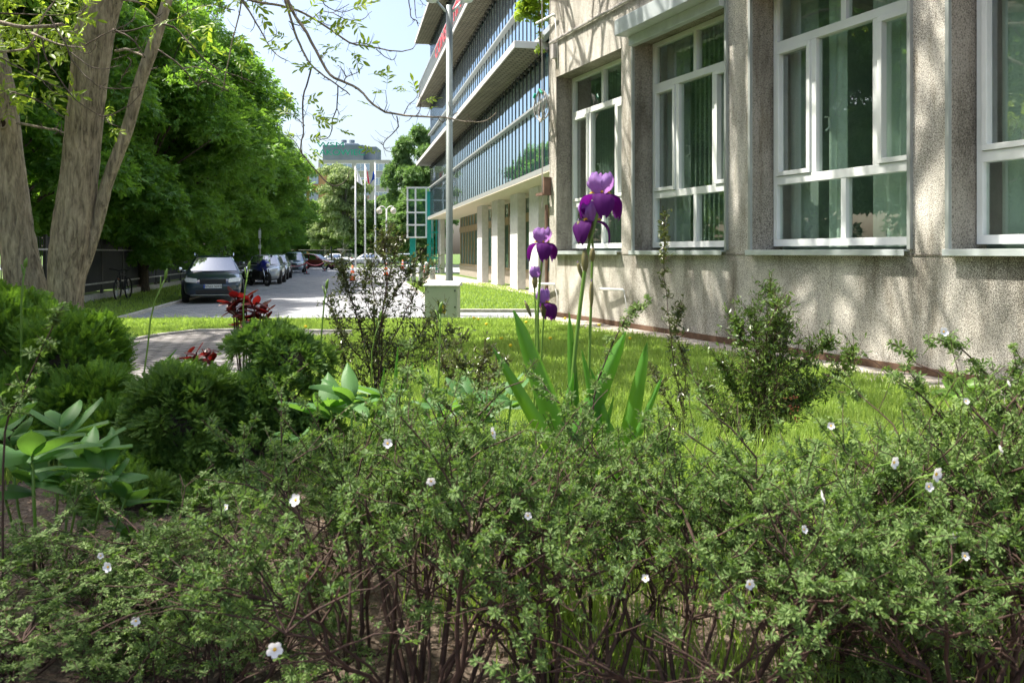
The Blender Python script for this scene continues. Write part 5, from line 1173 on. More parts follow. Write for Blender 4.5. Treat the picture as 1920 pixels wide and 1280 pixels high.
SHRUBS = [ # px, depth, z scale, xy scale, mesh, label
 (790, 1.78, 1.10, .95, 0, 'white-flowered cinquefoil shrub with bare brown stems, left of the tall iris'),
 (1040, 1.95, .97, .85, 1, 'cinquefoil shrub directly below the iris leaves'),
 (1300, 1.8, .97, .95, 2, 'cinquefoil shrub right of the iris leaves, above the long grass'),
 (1560, 1.98, .84, .95, 3, 'low loose cinquefoil shrub below the firethorn'),
 (1800, 1.78, .95, .95, 4, 'cinquefoil shrub with the largest white flower at the right side'),
 (2010, 1.85, 1.2, .95, 0, 'tall cinquefoil shrub cut by the right photo edge'),
 (30, 2.0, .62, 1.0, 1, 'cinquefoil shrub at the bottom left corner'),
 (230, 1.95, .46, .95, 2, 'low cinquefoil shrub below the broad-leaved plant at the left'),
 (640, 2.4, .74, .7, 3, 'small cinquefoil shrub in front of the right globe conifer')]
for k, (px, d, sz, sx, m_, lab) in enumerate(SHRUBS):
    t = thing('cinquefoil_shrub', lab, 'shrub', (P(px, 0, d)[0], d, .49), k * 1.7, 'cinquefoil shrubs across the front of the flower bed'); t.scale = (sx, sx, sz)
    for nm, me in zip(('foliage', 'stems'), SHM[m_]):
        o = bpy.data.objects.new(nm, me); COL.objects.link(o); o.parent = t
LOW = [(430, 1.85, .8, .75, 'sprawling low cinquefoil at the bottom left with the white open flower'), (1650, 1.95, .8, .7, 'low arching cinquefoil with thick bare branches at the bottom right')]
for k, (px, d, sz, sx, lab) in enumerate(LOW):
    t = thing('cinquefoil_shrub', lab, 'shrub', (P(px, 0, d)[0], d, .49), k * 1.1 + .4, 'cinquefoil shrubs across the front of the flower bed'); t.scale = (sx, sx, sz)
    for nm, me in zip(('foliage', 'stems'), SHL):
        o = bpy.data.objects.new(nm, me); COL.objects.link(o); o.parent = t
def barestems(label, px, d, lst, seed, r=.008):
    g = np.random.default_rng(seed); base = np.array((P(px, 0, d)[0], d, .49)); t = thing('bare_stem_clump', label, 'shrub', base, 0, 'bare woody stem clumps under the cinquefoils')
    for k, pl in enumerate(lst):
        q = np.array([P(x, y, d + g.normal() * .05) for x, y in pl]) - base; q = np.vstack([(q[0][0] * .7, 0, 0), q]); u = np.linspace(0, len(q) - 1, len(q) * 5)
        cur = np.stack([np.interp(u, range(len(q)), q[:, i]) for i in range(3)], -1); cur[1:-1] = (cur[:-2] + 2 * cur[1:-1] + cur[2:]) / 4; cur += np.cumsum(g.normal(size=cur.shape) * .0022, 0) * (1, 1, 0)
        mb = MB(); rr = .8 * r * g.uniform(.6, 1.15); mb.tube(cur, np.linspace(rr, rr * .45, len(cur)), 7, noise=.12, seed=k); mb.obj('stem', M['stemb'], t, smooth=True)
barestems('cluster of upright bare brown stems under the shrub left of the iris', 760, 1.82, [[(650, 1270), (655, 1150), (648, 1040), (640, 960)], [(672, 1270), (676, 1160), (665, 1050), (672, 980)], [(715, 1290), (722, 1180), (730, 1080), (716, 1000)], [(735, 1290), (740, 1180), (760, 1060), (770, 980)], [(775, 1290), (785, 1160), (775, 1050), (790, 950)], [(800, 1290), (806, 1170), (830, 1060), (860, 960)], [(820, 1280), (870, 1170), (930, 1090), (1010, 1040)], [(700, 1290), (690, 1150), (700, 1020), (690, 940)], [(640, 1280), (600, 1180), (560, 1100), (540, 1060)], [(790, 1290), (760, 1180), (800, 1080), (820, 1000)]], 3)
barestems('cluster of bare brown stems under the shrub below the iris leaves', 1130, 1.87, [[(1125, 1290), (1115, 1180), (1080, 1060), (1045, 990)], [(1140, 1290), (1145, 1150), (1160, 1040), (1150, 940)], [(1150, 1290), (1180, 1180), (1240, 1130), (1300, 1100)], [(1195, 1290), (1215, 1180), (1260, 1080), (1280, 980)], [(1100, 1290), (1110, 1150), (1100, 1030), (1110, 950)], [(1210, 1290), (1230, 1200), (1250, 1130), (1330, 1170)], [(1130, 1290), (1150, 1190), (1170, 1100), (1155, 980)]], 4)
barestems('thick arching bare branches low at the right under the shrubs', 1780, 1.82, [[(1860, 1290), (1780, 1200), (1700, 1140), (1600, 1105), (1500, 1100)], [(1870, 1290), (1810, 1180), (1740, 1090), (1690, 1060)], [(1850, 1290), (1760, 1180), (1650, 1130), (1560, 1120)], [(1880, 1290), (1830, 1160), (1790, 1080), (1770, 1040)], [(1500, 1290), (1520, 1160), (1480, 1030), (1450, 960)], [(1550, 1100), (1520, 1010), (1480, 960)]], 5, .010)
barestems('upright dark bare stems at the right photo edge', 1890, 1.92, [[(1878, 1290), (1882, 1180), (1884, 1080), (1895, 1000)], [(1900, 1290), (1902, 1180), (1900, 1060), (1890, 980)], [(1912, 1290), (1915, 1150), (1905, 1020), (1925, 940)], [(1890, 1290), (1870, 1180), (1880, 1080), (1850, 990)]], 6, .009)
# long arching shoots that stand out of the mass
def shoot(px0, py0, pts, d, label, leaf=.02, n=90, mat='poten', name='arching_shoot', r=.003, tm=FAN5, cat='shoot', group=None, sidel=.03):
    n = int(n * .6); sidel *= 1.7; g = np.random.default_rng(int(px0 * 3 + py0)); q = np.array([P(x, y, d + (0 if len(p_) < 3 else p_[2])) for p_ in pts for x, y in [p_[:2]]])
    base = np.array((q[0][0], q[0][1], .49)); full = np.vstack([base, q]); t = thing(name, label, cat, base, 0, group)
    u = np.linspace(0, len(full) - 1, len(full) * 4); cur = np.stack([np.interp(u, range(len(full)), full[:, i]) for i in range(3)], -1) - base
    cur[1:-1] = (cur[:-2] + 2 * cur[1:-1] + cur[2:]) / 4
    mb = MB(); mb.tube(cur, np.linspace(r, r * .35, len(cur)), 5); ml = MB()
    st0 = len(cur) * .25; idx = g.uniform(st0, len(cur) - 1.01, n); i0 = idx.astype(int); p = cur[i0] + (cur[i0 + 1] - cur[i0]) * (idx - i0)[:, None]
    tw = rnd(n, g) * sidel * (1.25 - (idx / len(cur)))[:, None]; 
    for a, b_ in zip(p[::3], tw[::3]): mb.tube([a, a + b_], .0009, 3, cap=False)
    tw = np.repeat(tw[::3], 3, 0)[:n]; p = np.repeat(p[::3], 3, 0)[:n]
    ml.scatter(*tm, p + tw * g.random(n)[:, None], rnd(n, g) + np.array((0, 0, .3)), np.tile((0, -.3, 1.), (n, 1)) + g.normal(size=(n, 3)) * .4, leaf * (.7 + .6 * g.random(n)), leaf * (.7 + .6 * g.random(n)))
    mb.obj('stem', M['stemb'], t, smooth=True); ml.obj('leaves', M[mat], t); return t
shoot(120, 560, [(5, 800), (40, 740), (75, 660), (100, 610), (118, 575)], 1.9, 'cinquefoil shoot rising steeply in front of the left conifer', n=150, sidel=.035)
shoot(770, 640, [(742, 830), (750, 740), (762, 680), (770, 640)], 2.3, 'upright cinquefoil shoot in front of the thin shrub by the cabinet', n=130, sidel=.05)
shoot(1210, 560, [(1110, 740), (1150, 640), (1180, 585), (1225, 562)], 2.3, 'slim cinquefoil shoot arching right beside the tall iris stems', n=110, sidel=.025)
shoot(1740, 640, [(1920, 770), (1850, 700), (1800, 650), (1745, 632)], 2.1, 'cinquefoil branch arching left in front of the roughcast wall', n=180, sidel=.04, r=.004)
shoot(1690, 690, [(1760, 800), (1730, 730), (1700, 690)], 2.2, 'short cinquefoil sprig left of the hosta', n=110, sidel=.04)
shoot(1900, 650, [(1930, 820), (1912, 720), (1900, 660)], 2.1, 'upright cinquefoil shoot at the right photo edge', n=130, sidel=.04)
# ---------------------------------------------------------------- thin branching shrubs
def thinshrub(name, label, spec, d, leaf, mat, n, stemm='stemb', seed=1, sidel=.07, cat='shrub', w=1.0, r=.004):
    g = np.random.default_rng(seed); b0 = P(spec[0][0][0], 0, d); base = np.array((b0[0], b0[1], float(gz(0, d)))); t = thing(name, label, cat, base)
    mb = MB(); ml = MB()
    for pl in spec:
        full = np.array([P(x, y, d + g.normal() * .08) for x, y in pl]); full = np.vstack([[full[0][0] * .3 + base[0] * .7, d, base[2]], full])
        u = np.linspace(0, len(full) - 1, len(full) * 5); cur = np.stack([np.interp(u, range(len(full)), full[:, i]) for i in range(3)], -1) - base
        cur[1:-1] = (cur[:-2] + 2 * cur[1:-1] + cur[2:]) / 4; cur[:, :2] += np.cumsum(g.normal(size=(len(cur), 2)) * .003, 0)
        mb.tube(cur, np.linspace(r, r * .25, len(cur)), 5)
        for k in range(n):
            i = int(g.integers(max(2, len(cur) * .25), len(cur))); a = cur[i]; fr = 1.2 - i / len(cur)
            dv = rnd(1, g)[0] + np.array((0, 0, .5)); L = sidel * g.uniform(.3, 1.2) * (fr + .35); b_ = a + dv * L; mb.tube([a, (a + b_) / 2 + rnd(1, g)[0] * L * .1, b_], [.0016, .0012, .0007], 3, cap=False)
            m_ = int(g.integers(3, 8)); uu = g.random(m_)[:, None]; p = a + (b_ - a) * uu
            ml.scatter(DIA, DIAF, p, rnd(m_, g) + dv * .4, rnd(m_, g) + np.array((0, 0, 1)), leaf * (.6 + .8 * g.random(m_)), leaf * .42 * w * (.6 + .8 * g.random(m_)))
    mb.obj('stems', M[stemm], t, smooth=True); ml.obj('foliage', M[mat], t); return t
thinshrub('barberry_shrub', 'thin open shrub with small dark leaves in front of the street, left of the cabinet', [
 [(706, 700), (708, 620), (706, 560), (700, 500), (728, 460), (738, 425)], [(706, 700), (716, 600), (726, 520), (733, 470), (740, 445)], [(706, 690), (670, 590), (645, 530), (628, 495)], [(700, 700), (680, 620), (660, 560), (648, 515), (640, 490)],
 [(712, 690), (750, 610), (775, 550), (795, 515), (815, 495)], [(712, 690), (700, 600), (680, 540), (690, 500)], [(700, 700), (650, 640), (630, 600), (615, 560)], [(715, 700), (770, 640), (800, 600), (830, 585)], [(706, 640), (730, 560), (760, 520), (775, 490)],
 [(700, 720), (740, 680), (800, 640), (850, 625)], [(690, 720), (650, 700), (640, 650)], [(715, 600), (722, 530), (715, 480), (712, 440)], [(720, 700), (780, 690), (840, 650), (880, 640)]], 4.3, .025, 'berb', 80, seed=4, sidel=.12)
thinshrub('firethorn_shrub', 'upright dark green firethorn shrub with a few orange berries in front of the wall', [
 [(1420, 800), (1430, 700), (1435, 620), (1440, 575), (1436, 535)], [(1420, 800), (1400, 700), (1388, 640), (1378, 600)], [(1430, 800), (1460, 700), (1475, 640), (1470, 600)], [(1430, 780), (1490, 700), (1530, 660), (1560, 640)], [(1415, 800), (1370, 720), (1350, 680)],
 [(1430, 760), (1445, 680), (1460, 620), (1455, 570)], [(1420, 780), (1410, 690), (1415, 630), (1405, 590)], [(1440, 800), (1520, 740), (1580, 700), (1600, 660)], [(1400, 810), (1350, 770), (1320, 720)], [(1440, 800), (1490, 760), (1520, 720)]], 4.0, .027, 'green', 150, seed=6, sidel=.14)
thinshrub('upright_sprig', 'single tall thin dark sprig in front of the window left of the firethorn', [[(1285, 800), (1272, 700), (1262, 600), (1255, 520), (1250, 460), (1247, 400)], [(1285, 800), (1290, 700), (1275, 620), (1282, 570)], [(1280, 800), (1240, 720), (1225, 690)]], 3.8, .024, 'berb', 90, seed=8, sidel=.05, r=.003)
thinshrub('dwarf_shrub', 'low twiggy shrub with dark little leaves in front of the lawn right of the cabinet', [[(890, 760), (900, 690), (920, 650)], [(890, 760), (870, 700), (850, 670)], [(890, 760), (930, 700), (945, 680)], [(880, 760), (840, 700), (830, 670)]], 3.7, .024, 'berb', 80, seed=12, sidel=.09)
mb = MB()
for k in range(24):
    c = P(gr.uniform(1470, 1500), gr.uniform(740, 790), 3.9); mb.lathe([(0, -.006), (.006, 0), (0, .006)], c, 6)
par = bpy.data.objects['firethorn_shrub']; o = mb.obj('berries', M['brick'], par); o.location = -Vector(par.location)
# ---------------------------------------------------------------- conifers
def frond_t():
    T = []; Fc = []
    for k in range(6):
        u = k / 6; l = .46 * (1 - u * .6)
        for s_ in (-1, 1):
            b0 = len(T); T += [(u, 0, 0), (u + .17, 0, .0), (u + l * .75, s_ * l * .8, -.04)]; Fc.append((b0, b0 + 1, b0 + 2) if s_ > 0 else (b0, b0 + 2, b0 + 1))
    b0 = len(T); T += [(0.7, .03, 0), (.7, -.03, 0), (1.05, 0, -.02)]; Fc.append((b0, b0 + 1, b0 + 2)); return T, Fc
FR = frond_t()
def conifer(name, label, blobs, n, leaf, mat, seed, flat=.8, up=.1):
    g = np.random.default_rng(seed); c0 = np.array(blobs[0][:3]); base = np.array((c0[0], c0[1], .49)); t = thing(name, label, 'conifer', base)
    mb = MB(); core = MB()
    for (cx, cy, cz, rx, rz_) in blobs:
        m_ = int(n * rx * rz_ * 4); d = rnd(m_, g); d[:, 2] = np.where(d[:, 2] < -.5, -d[:, 2], d[:, 2])
        lump = 1 + .10 * np.sin(d[:, 0] * 9 + d[:, 2] * 7 + seed) + .08 * np.sin(d[:, 1] * 11 + d[:, 2] * 5)
        rr = (1 - .35 * g.random(m_) ** 1.5) * lump
        # sprays gathered into flat, overlapping tufts
        nc = max(30, m_ // 34); cd_ = rnd(nc, g); cd_[:, 2] = np.where(cd_[:, 2] < -.5, -cd_[:, 2], cd_[:, 2]); ci = g.integers(0, nc, m_)
        cn = cd_ * .7 + rnd(nc, g) * .6 + np.array((0, 0, .5)); cn /= np.linalg.norm(cn, axis=1, keepdims=True); co_ = 1 - .22 * g.random(nc)
        off = rnd(m_, g); off -= cn[ci] * (off * cn[ci]).sum(1)[:, None] * .8
        p = np.array((cx, cy, cz)) - base + cd_[ci] * (co_[ci] * (1 + .1 * np.sin(cd_[ci][:, 0] * 9 + seed)))[:, None] * np.array((rx, rx, rz_)) + off * (.075 * (leaf / .05) * g.random(m_) ** .6)[:, None]
        dd = off * .8 + cd_[ci] * .7 + np.array((0, 0, up))
        mb.scatter(*FR, p, dd + g.normal(size=(m_, 3)) * .2, cn[ci] + g.normal(size=(m_, 3)) * .25, leaf * (.6 + .8 * g.random(m_)), leaf * (.6 + .8 * g.random(m_)))
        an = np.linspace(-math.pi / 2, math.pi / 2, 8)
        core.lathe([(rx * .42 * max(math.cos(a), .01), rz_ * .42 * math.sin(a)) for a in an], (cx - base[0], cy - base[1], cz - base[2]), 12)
        for q in range(10):
            dv = rnd(1, g)[0]; core.tube([(cx - base[0], cy - base[1], cz - base[2] - rz_ * .5), np.array((cx, cy, cz)) - base + dv * np.array((rx, rx, rz_)) * .9], [.008, .002], 4)
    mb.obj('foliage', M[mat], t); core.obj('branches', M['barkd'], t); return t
def cb(px, py, d, rpx, rpy): c = P(px, py, d); return (c[0], c[1], c[2], rpx / F * d, rpy / F * d)
conifer('globe_conifer', 'round dark green conifer at the left centre, in front of the path', [cb(350, 800, 3.7, 105, 115), cb(310, 760, 3.7, 62, 65), cb(400, 760, 3.75, 60, 62), cb(340, 900, 3.6, 95, 80), cb(250, 960, 3.3, 100, 70), cb(400, 970, 3.3, 80, 60)], 20000, .036, 'thuja', 41)
conifer('globe_conifer', 'two-tiered dark conifer right of the round one, topped below the red leaves', [cb(500, 650, 4.1, 72, 42), cb(545, 680, 4.0, 70, 52), cb(520, 760, 3.9, 100, 70), cb(480, 840, 3.8, 95, 100), cb(580, 850, 3.9, 70, 90), cb(470, 930, 3.6, 80, 60)], 20000, .036, 'thuja', 43)
conifer('spreading_conifer', 'broad yellowish green conifer in front of the tree trunks at the left edge', [cb(40, 680, 4.6, 130, 110), cb(130, 700, 4.4, 100, 100), cb(-60, 640, 4.8, 120, 100), cb(110, 630, 4.7, 55, 40), cb(20, 610, 4.8, 90, 50), cb(160, 790, 4.1, 90, 90), cb(215, 830, 3.9, 70, 70), cb(60, 800, 4.1, 120, 90), cb(230, 930, 3.5, 90, 60)], 13000, .055, 'thuja2', 47, up=.4)
# ---------------------------------------------------------------- curved sheet leaf / petal
def sheetleaf(mb, base, dirv, side, L, W, bend=(0, 0, -1), bamt=.3, prof=None, nu=9, nv=5, cup=.12, wave=0, g=None, twist=0):
    dv = np.array(dirv, float); dv /= np.linalg.norm(dv); sd = np.array(side, float); sd -= dv * sd.dot(dv); sd /= np.linalg.norm(sd); nn = np.cross(sd, dv); bd = np.array(bend, float)
    u = np.linspace(0, 1, nu); prof = prof or (lambda t: math.sin(math.pi * min(1, t ** .8 * .97 + .03)) ** .8)
    g_ = []
    for t in u:
        c = np.array(base) + dv * L * t + bd * L * bamt * t * t; w_ = prof(t) * W / 2; tw = twist * t
        s2 = sd * math.cos(tw) + nn * math.sin(tw); n2 = -sd * math.sin(tw) + nn * math.cos(tw)
        for v in np.linspace(-1, 1, nv): g_.append(c + s2 * v * w_ + n2 * (cup * W * v * v + wave * W * math.sin(t * 9 + v * 3) * abs(v)))
    i = np.arange(nu - 1)[:, None] * nv; j = np.arange(nv - 1)[None]
    return mb.grid(np.array(g_), np.stack([i + j, i + j + 1, i + nv + j + 1, i + nv + j], -1).reshape(-1, 4))
LANCE = lambda t: max(.02, math.sin(math.pi * (t ** .75 * .98)) ** .9)
# broad-leaved (peony) plants
def leafy(name, label, px, d, shoots, seed, mat='peony', cat='plant', group=None):
    g = np.random.default_rng(seed); base = np.array((P(px, 0, d)[0], d, .49)); t = thing(name, label, cat, base, 0, group); mb = MB(); st = MB()
    for (sx, sy, L, W, n) in shoots:
        tip = P(sx, sy, d + g.normal() * .08) - base; st.tube([np.array((tip[0] * .3, tip[1] * .3, 0)), tip * np.array((.8, .8, .55)), tip], .004, 5)
        a0 = g.uniform(0, 6)
        for k in range(n):
            a = a0 + k * 2.4; el = g.uniform(.15, 1.0); dv = (math.cos(a) * math.cos(el), math.sin(a) * math.cos(el), math.sin(el)); sd = (-math.sin(a), math.cos(a), g.normal() * .35)
            sheetleaf(mb, tip - np.array((0, 0, .02 * (k % 3))), dv, sd, L * g.uniform(.7, 1.1), W * g.uniform(.8, 1.15), bamt=g.uniform(.05, .4), prof=LANCE, cup=.14)
    mb.obj('leaves', M[mat], t, smooth=True); st.obj('stem', M['stalk'], t, smooth=True); return t
px_ = 250 / F
leafy('peony_plant', 'peony with large bluish and bright green leaves in front of the left conifer', 90, 2.45, [(112, 800, .19, .075, 7), (60, 850, .19, .075, 8), (20, 830, .18, .07, 7), (150, 850, .18, .07, 7), (60, 900, .18, .07, 8), (200, 880, .17, .065, 7), (130, 910, .18, .07, 8), (-10, 790, .18, .07, 6), (240, 920, .15, .055, 7)], 3, group='broad-leaved peonies')
leafy('peony_plant', 'small peony sprouts low beside the round dark conifer foot', 260, 2.5, [(250, 1010, .14, .05, 8), (290, 1030, .12, .045, 6)], 4, group='broad-leaved peonies')
leafy('peony_plant', 'peony with upright leaves between the dark conifer and the thin open shrub', 650, 3.0, [(620, 760, .20, .075, 8), (660, 745, .18, .07, 7), (690, 770, .19, .07, 8), (740, 780, .17, .06, 6), (560, 820, .15, .05, 7), (720, 740, .16, .06, 5)], 5, group='broad-leaved peonies')
leafy('peony_plant', 'peony leaves just left of the big iris leaves', 880, 2.9, [(830, 770, .17, .06, 7), (880, 750, .17, .06, 7), (930, 745, .15, .05, 6), (960, 740, .13, .05, 5), (900, 790, .16, .06, 7)], 6, group='broad-leaved peonies')
leafy('peony_plant', 'peony leaves glowing green through the shrub stems at the bottom centre', 1130, 2.8, [(1130, 930, .13, .05, 7), (1380, 1180, .15, .06, 7), (1180, 960, .12, .05, 5)], 7, group='broad-leaved peonies')
def hosta(label, px, py, d, n, L, W, seed):
    g = np.random.default_rng(seed); b = P(px, py, d); t = thing('hosta_plant', label, 'plant', b, 0, 'hostas at the wall foot'); mb = MB()
    for k in range(n):
        a = k * 2.4; el = g.uniform(.35, 1.1); sheetleaf(mb, (0, 0, 0), (math.cos(a) * math.cos(el), math.sin(a) * math.cos(el), math.sin(el)), (-math.sin(a), math.cos(a), 0), L * g.uniform(.8, 1.1), W * g.uniform(.8, 1.1), bamt=.35, cup=.2, wave=.04, prof=lambda t: max(.05, math.sin(math.pi * min(.999, t ** 1.1))) ** .6)
    mb.obj('leaves', M['hosta'], t, smooth=True)
hosta('large hosta with ribbed leaves at the wall foot under the rightmost window', 1805, 745, 5.6, 13, .26, .16, 1)
hosta('smaller bright hosta left of the large one at the wall foot', 1672, 752, 6.0, 8, .19, .11, 2)
# red-leaved shrubs
def redshrub(label, px, d, tips, seed, L=.07):
    g = np.random.default_rng(seed); base = np.array((P(px, 0, d)[0], d, .49)); t = thing('red_shrub', label, 'shrub', base, 0, 'dark red-leaved shrubs'); mb = MB(); st = MB()
    for sx, sy in tips:
        tip = P(sx, sy, d + g.normal() * .05) - base; st.tube([(0, 0, 0), tip * np.array((.7, .7, .6)), tip], .004, 5)
        for k in range(7):
            a = k * 2.4 + g.random(); el = g.uniform(-.3, 1.3); sheetleaf(mb, tip - np.array((0, 0, .012 * k)), (math.cos(a) * math.cos(el), math.sin(a) * math.cos(el), math.sin(el)), (-math.sin(a), math.cos(a), g.normal() * .4), L * g.uniform(.7, 1.15), L * .62, bamt=.2, cup=.08, prof=lambda t: max(.03, math.sin(math.pi * min(.999, t ** .9))) ** .6, nu=7)
    mb.obj('leaves', M['red'], t, smooth=True); st.obj('stem', M['stemb'], t)
redshrub('larger dark red-leaved bush in front of the navy car and street', 462, 4.6, [(440, 550), (462, 555), (478, 565), (490, 575), (445, 580), (470, 590), (436, 565), (455, 600), (495, 588)], 1, .088)
redshrub('small dark red-leaved sprig between the two globe conifers, over the path', 372, 4.2, [(350, 665), (368, 660), (388, 655), (375, 672), (395, 668)], 2, .07)
# cut green flower stalks
def stalk(label, pts, d, r=.0045):
    q = np.array([P(x, y, d) for x, y in pts]); base = np.array((q[0][0], q[0][1], .49)); t = thing('flower_stalk', label, 'stalk', base, 0, 'bare green flower stalks'); mb = MB()
    full = np.vstack([base, q]) - base; mb.tube(full, np.linspace(r, r * .8, len(full)), 6); 
    tip = full[-1]; mb.tube([tip, tip + np.array((.004, 0, .03)), tip + np.array((.010, 0, .045))], [r * 1.8, r * 1.6, r * .5], 6); mb.tube([full[-2] * .5 + tip * .5, tip + np.array((-.02, 0, .01))], [r, r * .5], 5)
    mb.obj('stem', M['stalk'], t, smooth=True)
stalk('curved bare green stalk standing before the path and lawn at the left', [(270, 700), (277, 650), (282, 600), (291, 562), (310, 522)], 3.6)
stalk('bare green stalk in front of the larger red-leaved bush', [(457, 610), (456, 575), (460, 540), (466, 505)], 4.2)
stalk('bare green stalk left of the thin open shrub', [(602, 640), (605, 600), (608, 565), (612, 540)], 4.0)
stalk('bare green stalk in front of the cabinet warning sign', [(822, 720), (824, 660), (825, 620), (825, 585)], 3.4)
stalk('short bare green stalk in front of the leftmost trunk', [(40, 570), (43, 530), (47, 500)], 4.0, .006)
stalk('thin green stalk leaning behind the cinquefoil shoot by the thin shrub', [(697, 660), (703, 630), (712, 600)], 3.6, .003)
# ---------------------------------------------------------------- the irises
DI = 2.6
BLADE = lambda t: (max(.0, 1 - t) ** .55) * (.75 + .6 * t) if t < .999 else .01
def irisleaf(mb, x0, y0, x1, y1, wpx, d=DI, z0=.5, curve=0, dy=0):
    tip = P(x1, y1, d + dy); vis = P(x0, y0, d); dv = tip - vis; base = vis - dv * max(0, (vis[2] - z0)) / max(dv[2], .05) * .9
    base[2] = max(base[2], z0); L = np.linalg.norm(tip - base); sd = np.cross(dv, (0.25, 1, 0.1))
    sheetleaf(mb, base, tip - base, sd, L, wpx / F * d * 1.08, bend=(curve, 0, 0), bamt=1, prof=BLADE, nu=14, nv=7, cup=.2)
def iris_flower(parent, px, py, d, s, seed, rot=0, stand=3, falls=3, closed=0):
    c = P(px, py, d) - np.array(parent.location); g = np.random.default_rng(seed)
    fl_ = bpy.data.objects.new('flower', None)
    core = MB(); core.tube([c + np.array((0, 0, -.05)) * s / .055, c + np.array((0, 0, -.02)) * s / .055, c + np.array((0, 0, .004))], [.006, .010, .008], 8)
    fo = core.obj('flower', M['spathe'], parent, smooth=True)
    mb = MB()
    for k in range(stand):
        a = rot + k * 2.094 + .5; o_ = np.array((math.cos(a), math.sin(a), 0)); sd = np.array((-math.sin(a), math.cos(a), 0))
        g_ = []; nu, nv = 14, 17
        for t in np.linspace(0, 1, nu):
            rad = s * (.10 + (.50 - closed * .6) * math.sin(t * 2.45)); z = s * (1.30 * t - .22 * t * t) ; w_ = s * .62 * (math.sin(math.pi * min(.9, t * .80 + .09)) ** .55)
            for v in np.linspace(-1, 1, nv): g_.append(c + o_ * (rad - .28 * s * v * v * (t + .25) * .9 + .11 * s * math.sin(v * 7 + t * 6 + k * 2 + seed) * t * abs(v) + .04 * s * math.sin(v * 13 + t * 9 + k)) + sd * v * w_ * (1 - .15 * abs(v)) + np.array((0, 0, z - .20 * s * v * v * t + .06 * s * math.sin(v * 8 + k * 1.7 + seed) * t ** 2)))
        i = np.arange(nu - 1)[:, None] * nv; j = np.arange(nv - 1)[None]; mb.grid(np.array(g_), np.stack([i + j, i + j + 1, i + nv + j + 1, i + nv + j], -1).reshape(-1, 4))
    if stand: mb.obj('standard_petals', M['pet1'], fo, smooth=True)
    mb = MB(); be = MB()
    for k in range(falls):
        a = rot + k * 2.094 - .55; o_ = np.array((math.cos(a), math.sin(a), 0)); sd = np.array((-math.sin(a), math.cos(a), 0)); g_ = []; nu, nv = 14, 17
        for t in np.linspace(0, 1, nu):
            rad = s * (.12 + .95 * math.sin(t * 1.75)); z = s * (.16 * math.sin(t * 3) - 1.05 * t ** 2.1); w_ = s * (.10 + .44 * math.sin(math.pi * min(.97, t ** 1.15 * .9 + .04)) ** 1.0)
            if t > .97: w_ *= .6
            for v in np.linspace(-1, 1, nv): g_.append(c + o_ * (rad - .10 * s * v * v) + sd * v * w_ + np.array((0, 0, z - .16 * s * v * v * t + .10 * s * math.sin(v * 8 + k * 2 + t * 4 + seed) * t * abs(v))))
        i = np.arange(nu - 1)[:, None] * nv; j = np.arange(nv - 1)[None]; mb.grid(np.array(g_), np.stack([i + j, i + j + 1, i + nv + j + 1, i + nv + j], -1).reshape(-1, 4))
        be.tube([c + o_ * s * .12 + np.array((0, 0, .05 * s)), c + o_ * s * .38 + np.array((0, 0, .17 * s)), c + o_ * s * .6 + np.array((0, 0, .10 * s))], [s * .05, s * .075, s * .02], 7, noise=.2, seed=k)
    if falls: mb.obj('fall_petals', M['pet2'], fo, smooth=True); be.obj('beard', M['yel'], fo, smooth=True)
def bud(parent, px, py, d, L, w_, name='bud', lean=0):
    c = P(px, py, d) - np.array(parent.location); mb = MB(); u = np.linspace(0, 1, 9)
    mb.tube([c + np.array((lean * t * L, 0, (t - .5) * L)) for t in u], [w_ * .5 * max(.04, math.sin(math.pi * min(.98, t * .8 + .08)) ** .8) for t in u], 9)
    o = mb.obj(name, M['spathe'], parent, smooth=True)
    mb = MB(); mb.tube([c + np.array((lean * t * L, 0, (t - .5) * L)) for t in (.55, .7, .85, 1.0, 1.12)], [w_ * .42, w_ * .45, w_ * .34, w_ * .18, .001], 8); mb.obj('petal_tip', M['budm'], o, smooth=True)
def stempx(parent, pts, d, r0, r1):
    q = np.array([P(x, y, d) for x, y in pts]); q = np.vstack([(q[0][0] - .02, d, .5), q]) - np.array(parent.location); u = np.linspace(0, len(q) - 1, len(q) * 4)
    cur = np.stack([np.interp(u, range(len(q)), q[:, i]) for i in range(3)], -1); cur[1:-1] = (cur[:-2] + 2 * cur[1:-1] + cur[2:]) / 4
    mb = MB(); mb.tube(cur, np.linspace(r0, r1, len(cur)), 8); mb.obj('stem', M['stalk'], parent, smooth=True)
i1 = thing('bearded_iris', 'tall bearded iris with two stacked purple flowers and broad sword leaves', 'iris', (P(1085, 0, DI)[0], DI, .5))
i2 = thing('bearded_iris', 'shorter bearded iris with two separate purple flowers left of the tall one', 'iris', (P(1005, 0, DI)[0], DI + .12, .5))
s_ = 42 / F * DI
iris_flower(i1, 1127, 366, DI - .02, s_ * .92, 1, rot=-1.0); iris_flower(i1, 1106, 416, DI + .03, s_ * .86, 2, rot=.45)
iris_flower(i2, 1017, 457, DI + .12, s_ * .70, 3, rot=-.9); iris_flower(i2, 1019, 569, DI + .14, s_ * .66, 4, rot=-.3, stand=3, falls=2, closed=.3)
iris_flower(i2, 1003, 521, DI + .1, s_ * .5, 5, rot=0, stand=3, falls=0, closed=.32)
stempx(i1, [(1070, 760), (1078, 660), (1087, 580), (1096, 510), (1104, 460), (1112, 430), (1125, 385)], DI, .0075, .005)
stempx(i1, [(1104, 740), (1105, 660), (1108, 580), (1110, 500), (1112, 470), (1109, 430)], DI + .05, .005, .004)
